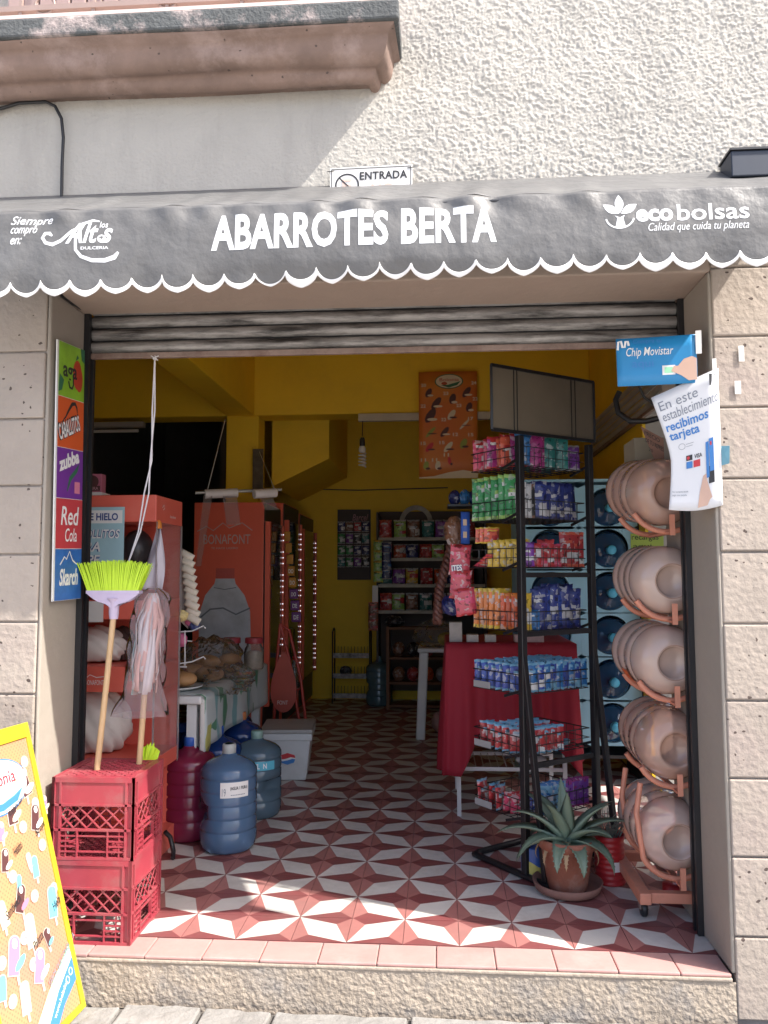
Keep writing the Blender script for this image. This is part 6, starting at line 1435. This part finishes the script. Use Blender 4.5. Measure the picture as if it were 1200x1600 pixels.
spec = [(-1.35, .25, .25, .036, 1.9), (-1.9, .35, .25, .034, 1.9), (-.75, .35, .30, .034, 1.6), (-2.6, .45, .30, .034, 1.1), (3.05, .5, .33, .034, .9), (-.15, .75, .32, .032, .8), (.4, .85, .30, .030, .5), (1.2, .9, .28, .030, .5), (2.0, .95, .29, .030, .4), (2.6, 1.0, .30, .032, .3),
        (-.4, 1.05, .28, .032, .25), (-1.6, 1.35, .27, .034, -.1), (-2.2, 1.15, .28, .032, .2), (1.6, 1.3, .29, .032, .1), (-.9, .75, .27, .034, .9), (-2.9, .9, .30, .033, .5), (.1, 1.2, .30, .03, .2), (2.3, .35, .27, .034, 1.3), (-3.05, .15, .27, .030, 1.2), (.25, .35, .30, .034, 1.4)]
for i_, (az, el, L_, w_, dr) in enumerate(spec):
    if i_ not in (7, 16): aloe_leaf(az + R.uniform(-.08, .08), el, L_, w_, dr + .35 + R.uniform(0, .3), m_al)
for az in (-1.75, -2.5, 2.9, -.35): aloe_leaf(az, .15, .20, .014, 2.6, m_dry, .205)
# tins behind the pot
tn = thing('red_tin', 'red ribbed tin can with a dried plant beside the aloe pot', 'tin', (.715, 3.53, 0))
m_tin = mat('red_tin_paint', (.42, .025, .03), .35, var=.1); prt = [(.0, .001), (.062, .001), (.064, .004)]
for k in range(8): prt += [(.064, .01 + k * .022), (.0615, .016 + k * .022), (.0615, .021 + k * .022), (.064, .027 + k * .022)]
MB().lathe(prt + [(.066, .20), (.062, .20), (.060, .17), (0, .17)], 28, capb=False, capt=False).build('can', m_tin, tn, True)
MB().grid(lambda u, v: (.0652 * math.cos(-1.5 + .5 * u), .0652 * math.sin(-1.5 + .5 * u), .06 + .04 * v), 4, 1).build('label', P_W, tn, True)
b = MB()
for k in range(50):
    a = R.uniform(0, 6.28); r0 = R.uniform(0, .04); L_ = R.uniform(.05, .16); q = Vector((r0 * math.cos(a), r0 * math.sin(a), .17)); e2 = q + Vector((math.cos(a) * L_ * .45 + R.uniform(-.03, .03), math.sin(a) * L_ * .45, L_ * .75)); b.tube([q, q.lerp(e2, .5) + Vector((R.uniform(-.015, .015), R.uniform(-.015, .015), .02)), e2], .0018, 4, cap=False)
tag(b.build('dried_stems', mat('dry_grey_stem', (.20, .22, .19), .8), tn, True), kind='stuff')
bt_ = thing('blue_tin', 'blue and yellow printed tin half hidden behind the aloe pot', 'tin', (.40, 3.56, 0)); MB().lathe([(0, .001), (.055, .001), (.056, .004), (.056, .13), (.054, .135), (0, .135)], 24, capb=False, capt=False).build('can', mat('blue_tin_paint', (.04, .10, .35), .35), bt_, True)
MB().grid(lambda u, v: (.0568 * math.cos(-2.6 + 1.6 * u), .0568 * math.sin(-2.6 + 1.6 * u), .02 + .05 * v + .012 * math.sin(u * 5)), 12, 2).build('label', mat('tin_yellow', (.50, .44, .12), .4), bt_, True)
tag(MB().lathe([(0, .001), (.04, .001), (.042, .03), (.042, .06), (0, .062)], 18, Matrix.Translation((.93, 3.36, 0)), capb=False, capt=False).build('red_pail', m_tin), 'small red container on the tiles under the peach rack', 'container')
# ------------------------------------------------------------------ upper part of the room
cf2 = thing('cable_trunking', 'white cable trunking along the yellow beam', 'trunking', (-.1, 6.64, 2.64))
p0 = Yp(560, 655, 6.62); p1 = Yp(800, 655, 6.62)
MB().box(p0.x, p1.x + .2, 6.60, 6.649, p0.z - .02, p0.z + .045).build('trunk', mat('dusty_white', (.50, .45, .36), .6), cf2, bevel=.004)
lb = thing('spiral_bulb', 'unlit spiral energy-saving bulb hanging from a black holder under the beam', 'bulb', (-.64, 6.58, 2.5))
bxx = Yp(566, 655, 6.58).x; zt_ = p0.z - .02
MB().tube([(bxx, 6.62, zt_), (bxx, 6.58, Yp(566, 682, 6.58).z)], .004, 6).build('flex', m_cable, lb)
zz = Yp(566, 690, 6.58).z; MB().lathe([(.016, .035), (.022, .02), (.024, -.03), (.02, -.04)], 14, Matrix.Translation((bxx, 6.58, zz))).build('holder', m_blk, lb)
MB().lathe([(.022, -.04), (.03, -.06), (.03, -.085), (.018, -.095)], 14, Matrix.Translation((bxx, 6.58, zz))).build('base', m_pl, lb)
MB().tube([(bxx + .028 * math.cos(t), 6.58 + .028 * math.sin(t), zz - .10 - t * .0045) for t in [k * .35 for k in range(74)]], .008, 6).build('spiral_tube', mat('bulb_glass', (.66, .64, .58), .25), lb)
po = thing('price_poster', 'orange ice-cream price poster hung from the yellow beam', 'poster', Yp(700, 660, 6.58))
c0 = Yp(655, 748, 6.57); c1 = Yp(745, 580, 6.57); PW = c1.x - c0.x; PH = c1.z - c0.z
of = Fr((c0.x, 6.57, c0.z), (1, 0, 0), (0, 0, 1))
m_op = bpy.data.materials.new('orange_poster'); m_op.use_nodes = True; poster_dots(m_op, of, (.62, .16, .035), (.45, .06, .03), (.66, .24, .04), 70)
b = MB(); b.grid(lambda u, v: of.pt(u * PW, v * PH, .012 * math.sin(u * 3.1)), 10, 6); psh = b.build('sheet', m_op, po, solid=.001)
of2 = Fr((0, 0, 0), (1, 0, 0), (0, 0, 1), fn=lambda a, b2, l: of.pt(a * PW, b2 * PH, l + .0145))
b = MB(); of2.ell(b, .52, .905, .245, .07, 0); b.build('oval_rim', P_DG, po); b = MB(); of2.ell(b, .52, .905, .225, .062, .002); b.build('oval_field', P_CR, po)
b = MB(); of2.poly(b, [(.38, .868), (.50, .872), (.72, .905), (.66, .868), (.52, .846)], .004); b.build('wave_print', P_DG, po); b = MB(); of2.text(b, 'Bolonia', .36, .905, .33, .032, .004, bold=.005); of2.ell(b, .44, .885, .05, .015, .004); b.build('red_lettering', flat('brick', (.45, .08, .04)), po)
def opr(fn, name, m_):
    q_ = MB(); fn(q_); q_.build(name, m_, psh)
for a, c_, w_, h_, kk in ((.17, .80, .13, .07, 0), (.82, .80, .17, .07, 0), (.30, .70, .20, .08, 0), (.58, .74, .13, .09, 0), (.86, .66, .12, .08, 0), (.20, .585, .22, .10, 0), (.56, .59, .16, .07, 1), (.78, .50, .2, .03, 1), (.44, .43, .17, .06, 0), (.2, .43, .2, .04, 2), (.18, .29, .16, .06, 3), (.5, .29, .18, .06, 1), (.76, .32, .14, .08, 2), (.12, .12, .1, .08, 2), (.32, .12, .1, .08, 1), (.52, .16, .06, .08, 3)):
    opr(lambda q_: of2.ell(q_, a, c_, w_ / 2, h_ / 2, .001, n=9, rot=.5), 'treat_print', (P_BR, P_CR, mat('print_olive', (.28, .34, .06), .5), P_R)[kk])
    opr(lambda q_: of2.ell(q_, a + .03, c_ - h_ * .36, w_ / 2.4, h_ / 7, .002, n=8), 'caption_print', P_BR if kk else P_CR)
for a, c_, s_ in ((.04, .855, '20'), (.90, .87, '24'), (.42, .775, '23'), (.03, .66, '22'), (.92, .72, '22'), (.64, .66, '23'), (.38, .53, '22'), (.84, .535, '17'), (.58, .39, '12'), (.03, .31, '15'), (.35, .315, '15'), (.84, .385, '15'), (.03, .155, '11'), (.22, .155, '11'), (.42, .2, '11')): opr(lambda q_: of2.text(q_, s_, a, c_, .09, .032, .004, bold=.03), 'price_lettering', P_CR)
opr(lambda q_: of2.poly(q_, [(0, 0), (1, 0), (1, .05), (.75, .075), (.5, .055), (.25, .02), (0, .012)], .0008), 'wave_print', P_CR)
tl = thing('tube_light', 'unlit white fluorescent batten on the dark store room side', 'light fitting', Yp(180, 668, 6.6))
q0 = Yp(130, 662, 6.6); q1 = Yp(226, 668, 6.6); MB().box(q0.x, q1.x, 6.56, 6.62, q1.z + .0, q1.z + .045).build('batten', mat('dim_white', (.34, .33, .30), .5), tl); MB().tube([(q0.x, 6.585, q1.z - .03), (q1.x - .05, 6.585, q1.z - .03)], .014, 8).build('tube', m_pl, tl)
tag(MB().tube([Yp(434, 760, 8.40), Yp(436, 720, 8.40), Yp(437, 752, 8.40), Yp(470, 753, 8.40), Yp(480, 764, 8.40), Yp(560, 766, 8.40), Yp(700, 762, 8.40)], .006, 6).build('wall_wire', m_cable), 'thin black wire run along the yellow back wall', 'wire')
# dark picture on the column edge
tag(MB().box(Yp(396, 700, 6.6).x, Yp(412, 700, 6.6).x, 6.58, 6.60, Yp(400, 775, 6.6).z, Yp(400, 702, 6.6).z).build('snack_card', mat('dim_card', (.10, .08, .05), .5, var=.6, scale=14)), 'dim printed snack card hung on the column edge', 'card')

# ------------------------------------------------------------------ snack display, shelves and racks on the back wall
sc3 = thing('snack_card_display', 'dark hanging display card of small snack bags on the yellow back wall', 'snack display', Yp(553, 850, 8.36))
a0 = Yp(527, 906, 8.38); a1 = Yp(579, 796, 8.38)
MB().box(a0.x, a1.x, 8.385, 8.395, a0.z, a1.z).build('backing', mat('dim_backing', (.05, .035, .03), .6), sc3)
b = MB(); f_ = Fr((a0.x + .1, 8.384, a1.z - .12), (1, 0, 0), (0, 0, 1)); f_.text(b, 'Barcel', .06, .0, .17, .07, .002, shear=.3, bold=.01); b.build('lettering', mat('print_rose', (.35, .18, .2), .5), sc3)
cc = ['navy', 'teal', 'brown', 'green', 'red', 'purple', 'navy', 'black']
for r_ in range(4):
    for k in range(4):
        me_ = packm(cc[(r_ * 3 + k * 2) % 8] if r_ != 2 else ('green' if k < 2 else 'navy'), 'silver', 'white', .08, .11, .03); o = link('small_bag', me_, sc3); o.location = (a0.x + .045 + k * .086, 8.36, a1.z - .24 - r_ * .125); o.matrix_parent_inverse = wm(sc3).inverted()
sh2 = thing('snack_shelves', 'tall snack shelving with white shelf edges against the back wall', 'shelving', Zp(645, 1100))
x0_, x1_ = Yp(588, 840, 8.0).x, Yp(760, 840, 8.0).x
m_dk = mat('shelf_dark', (.07, .05, .04), .6); m_edge = mat('shelf_edge', (.42, .40, .34), .5, var=.3, scale=12)
MB().box(x0_, x1_, 8.36, 8.38, .1, Yp(640, 795, 8.0).z).build('back_panel', m_dk, sh2)
for x_ in (x0_, x1_ - .02): MB().box(x_, x_ + .02, 8.0, 8.359, 0, Yp(640, 800, 8.0).z).build('upright', m_dk, sh2)
zsh = [Yp(640, py, 8.0).z for py in (841, 873, 914, 955)]
bag = [('red', 'coral', 'white'), ('yellow', 'white', 'red'), ('lgreen', 'white', 'red'), ('red', 'red', 'white'), ('brown', 'silver', 'white'), ('dorange', 'silver', 'white'), ('teal', 'silver', 'white'), ('navy', 'silver', 'white'), ('purple', 'silver', 'white')]
for r_, z_ in enumerate(zsh):
    MB().box(x0_ + .021, x1_ - .021, 8.0, 8.359, z_ - .016, z_).build('shelf', m_dk, sh2); MB().box(x0_ + .021, x1_ - .021, 7.992, 7.999, z_ - .024, z_ + .008).build('shelf_edge', m_edge, sh2)
    k = 0; xx = x0_ + .09
    while xx < x1_ - .06:
        kd = bag[(k * 2 + r_ * 3) % 9]; h_ = (.19, .15, .17, .18)[r_]
        o = tag(link('snack_bag', packm(*kd, .13, h_, .06)), '%s snack bag on the %s shelf of the back wall shelving' % (CNAME.get(kd[0], kd[0]), ('top', 'second', 'third', 'fourth')[r_]), 'snack bag', '%s bags on the %s back shelf' % (kd[0], ('top', 'second', 'third', 'fourth')[r_])); o.location = (xx, 8.06 + R.uniform(-.02, .04), z_ + .001); o.rotation_euler = (R.uniform(-.1, .1), 0, R.uniform(-.2, .2)); xx += R.uniform(.125, .15); k += 1
b = MB(); rx = Yp(650, 800, 8.34); f_ = Fr((rx.x, 8.34, Yp(650, 815, 8.3).z), (1, 0, 0), (0, 0, 1)); f_.ring(b, 0, 0, .15, .15, .05, .001, t0=0, t1=3.14); b.build('header_arch', m_edge, sh2)
for k, (px, y0, y1, c_, lab) in enumerate(((591, 845, 910, ('lgreen', 'yellow', 'green'), 'hanging strip of yellow-green sweet bags by the back shelves'), (583, 945, 985, ('brown', 'coral', 'red'), 'short dark strip of brown sweet bags below the white clip strip'), (604, 850, 905, ('navy', 'silver', 'sky'), 'hanging strip of dark blue sachets on the shelf upright'))):
    S = thing('sweet_strip', lab, 'sweet strip', Yp(px, y0, 7.9)); n = 4 if k != 1 else 3
    for i in range(n):
        o = link('strip_bag', packm(*c_, .10, .11, .03), S); o.matrix_parent_inverse = wm(S).inverted(); p = Yp(px, y0 + (y1 - y0) * (i + 1) / n, 7.9 - .02 * k); o.location = p
q = Yp(585, 942, 7.9); tag(MB().box(q.x - .02, q.x + .035, 7.90, 7.905, q.z, Yp(585, 915, 7.9).z).build('clip_strip', m_white), 'white plastic clip strip hanging on the shelf upright', 'clip strip')
# small wire floor rack
wk = thing('wire_floor_rack', 'small three-tier black wire floor rack with patterned shelf fronts', 'wire rack', Zp(550, 1092))
wx0, wx1 = Yp(520, 1040, 8.15).x, Yp(578, 1040, 8.15).x
for x_ in (wx0, wx1): MB().tube([(x_, 8.12, 0), (x_, 8.12, .72), (x_ + .01, 8.16, .76), (x_, 8.30, .74), (x_, 8.30, 0)], .007, 6).build('frame', m_rb, wk)
for py in (1024, 1056, 1087):
    z_ = max(.02, Yp(550, py + 4, 8.12).z); MB().box(wx0 + .008, wx1 - .008, 8.105, 8.11, z_, z_ + .05).build('shelf_front', mat('pattern_strip', (.34, .32, .30), .5, var=.9, scale=18), wk)
    b = MB()
    for k in range(12): x_ = wx0 + (wx1 - wx0) * k / 11; b.tube([(x_, 8.12, z_), (x_, 8.30, z_), (x_, 8.30, z_ + .10)], .003, 4, smooth=False)
    b.build('shelf_wire', m_rb, wk)
tag(crumple('small_bag', F['black'], Yp(540, 1048, 8.2), .06, .04, .05, 130, n=8, amp=.2), 'small dark bag on the middle tier of the wire floor rack', 'bag')
jug('water_jug', 'pale blue water jug on the tiles by the wire floor rack', (Zp(592, 1103).x, 8.05, .001), 0, clear('jug_pale_blue', (.22, .36, .40), .6, .15, .3), None, 'jug by the back wall')
# brown wooden crate shelf
ws = thing('wooden_shelf', 'low brown wooden shelf with bags of goods in front of the back wall', 'shelf', (-.25, 7.9, 0))
m_bw = mat('brown_wood', (.20, .09, .045), .7, var=.2, scale=5)
for x_ in (-.52, .14): MB().box(x_, x_ + .03, 7.78, 8.0, 0, .80).build('upright', m_bw, ws)
for z_ in (.02, .24, .48, .77): MB().box(-.489, .139, 7.79, 7.99, z_, z_ + .022).build('board', m_bw, ws)
for k in range(7): tag(crumple('goods_bag', F[('brown', 'red', 'dorange', 'silver', 'brown', 'black', 'red')[k]], (-.40 + (k % 4) * .14, 7.86, (.335, .575)[k // 4]), .062, .06, .068, 140 + k, n=8, amp=.15), ('brown', 'red', 'orange', 'silver', 'brown', 'black', 'red')[k] + ' bag of goods on the %s board of the wooden shelf' % ('second', 'third')[k // 4], 'bag', 'bags on the wooden shelf')
tag(crumple('dark_bundle', F['black'], (-.45, 7.88, .85), .10, .07, .05, 150, n=8, amp=.25, flatz=.793), 'dark bundle on top of the low wooden shelf', 'bundle')
# white table behind the red cloth
wt = thing('white_table', 'white plastic table with splayed legs behind the red cloth', 'table', Zp(658, 1155))
wp = Zp(657, 1156)
for (x_, y_), (x2, y2) in (((wp.x, wp.y), (wp.x + .03, wp.y + .06)), ((wp.x + .28, wp.y + .35), (wp.x + .26, wp.y + .3)), ((wp.x + .62, wp.y), (wp.x + .60, wp.y + .06)), ((wp.x + .62, wp.y + .5), (wp.x + .6, wp.y + .45))):
    MB().bar((x_, y_, 0), (x2, y2, .68), .075, .05).build('leg', m_pl, wt, bevel=.01)
MB().box(wp.x - .02, wp.x + .70, wp.y + .02, wp.y + .56, .681, .715).build('tabletop', m_pl, wt, bevel=.01)
tag(crumple('clear_bundle', m_bag, (wp.x + .12, wp.y + .2, .81), .17, .16, .12, 160, n=18, amp=.25, flatz=.716), 'crumpled clear bag of bread on the white plastic table', 'plastic bag')
tag(crumple('yellow_bundle', mat('dull_yellow', (.34, .28, .06), .6), (wp.x + .22, wp.y + .15, .78), .08, .07, .055, 161, n=10, amp=.1, flatz=.716), 'dull yellow bundle in the clear bag on the white table', 'bundle')
tag(crumple('pink_bag', mat('dull_pink', (.40, .22, .18), .6), Zp(687, 1128, .10), .07, .07, .08, 162, n=10, amp=.15, flatz=.001), 'pale pink bag on the tiles by the white table leg', 'bag')
# house across the side street
nh = thing('neighbour_house', 'pale plastered house across the side street', 'building', (9, 6, 0))
MB().box(8.0, 12, -2, 20, -.28, 5.6).build('wall', m_lint, nh); MB().box(7.97, 7.999, 5.2, 6.4, 0, 2.2).build('door', m_bd, nh); MB().box(7.97, 7.999, 8, 9.4, .9, 2.1).build('window', m_door, nh); MB().box(7.9, 12.1, -2.1, 20.1, 5.601, 5.75).build('roof', m_lint, nh)
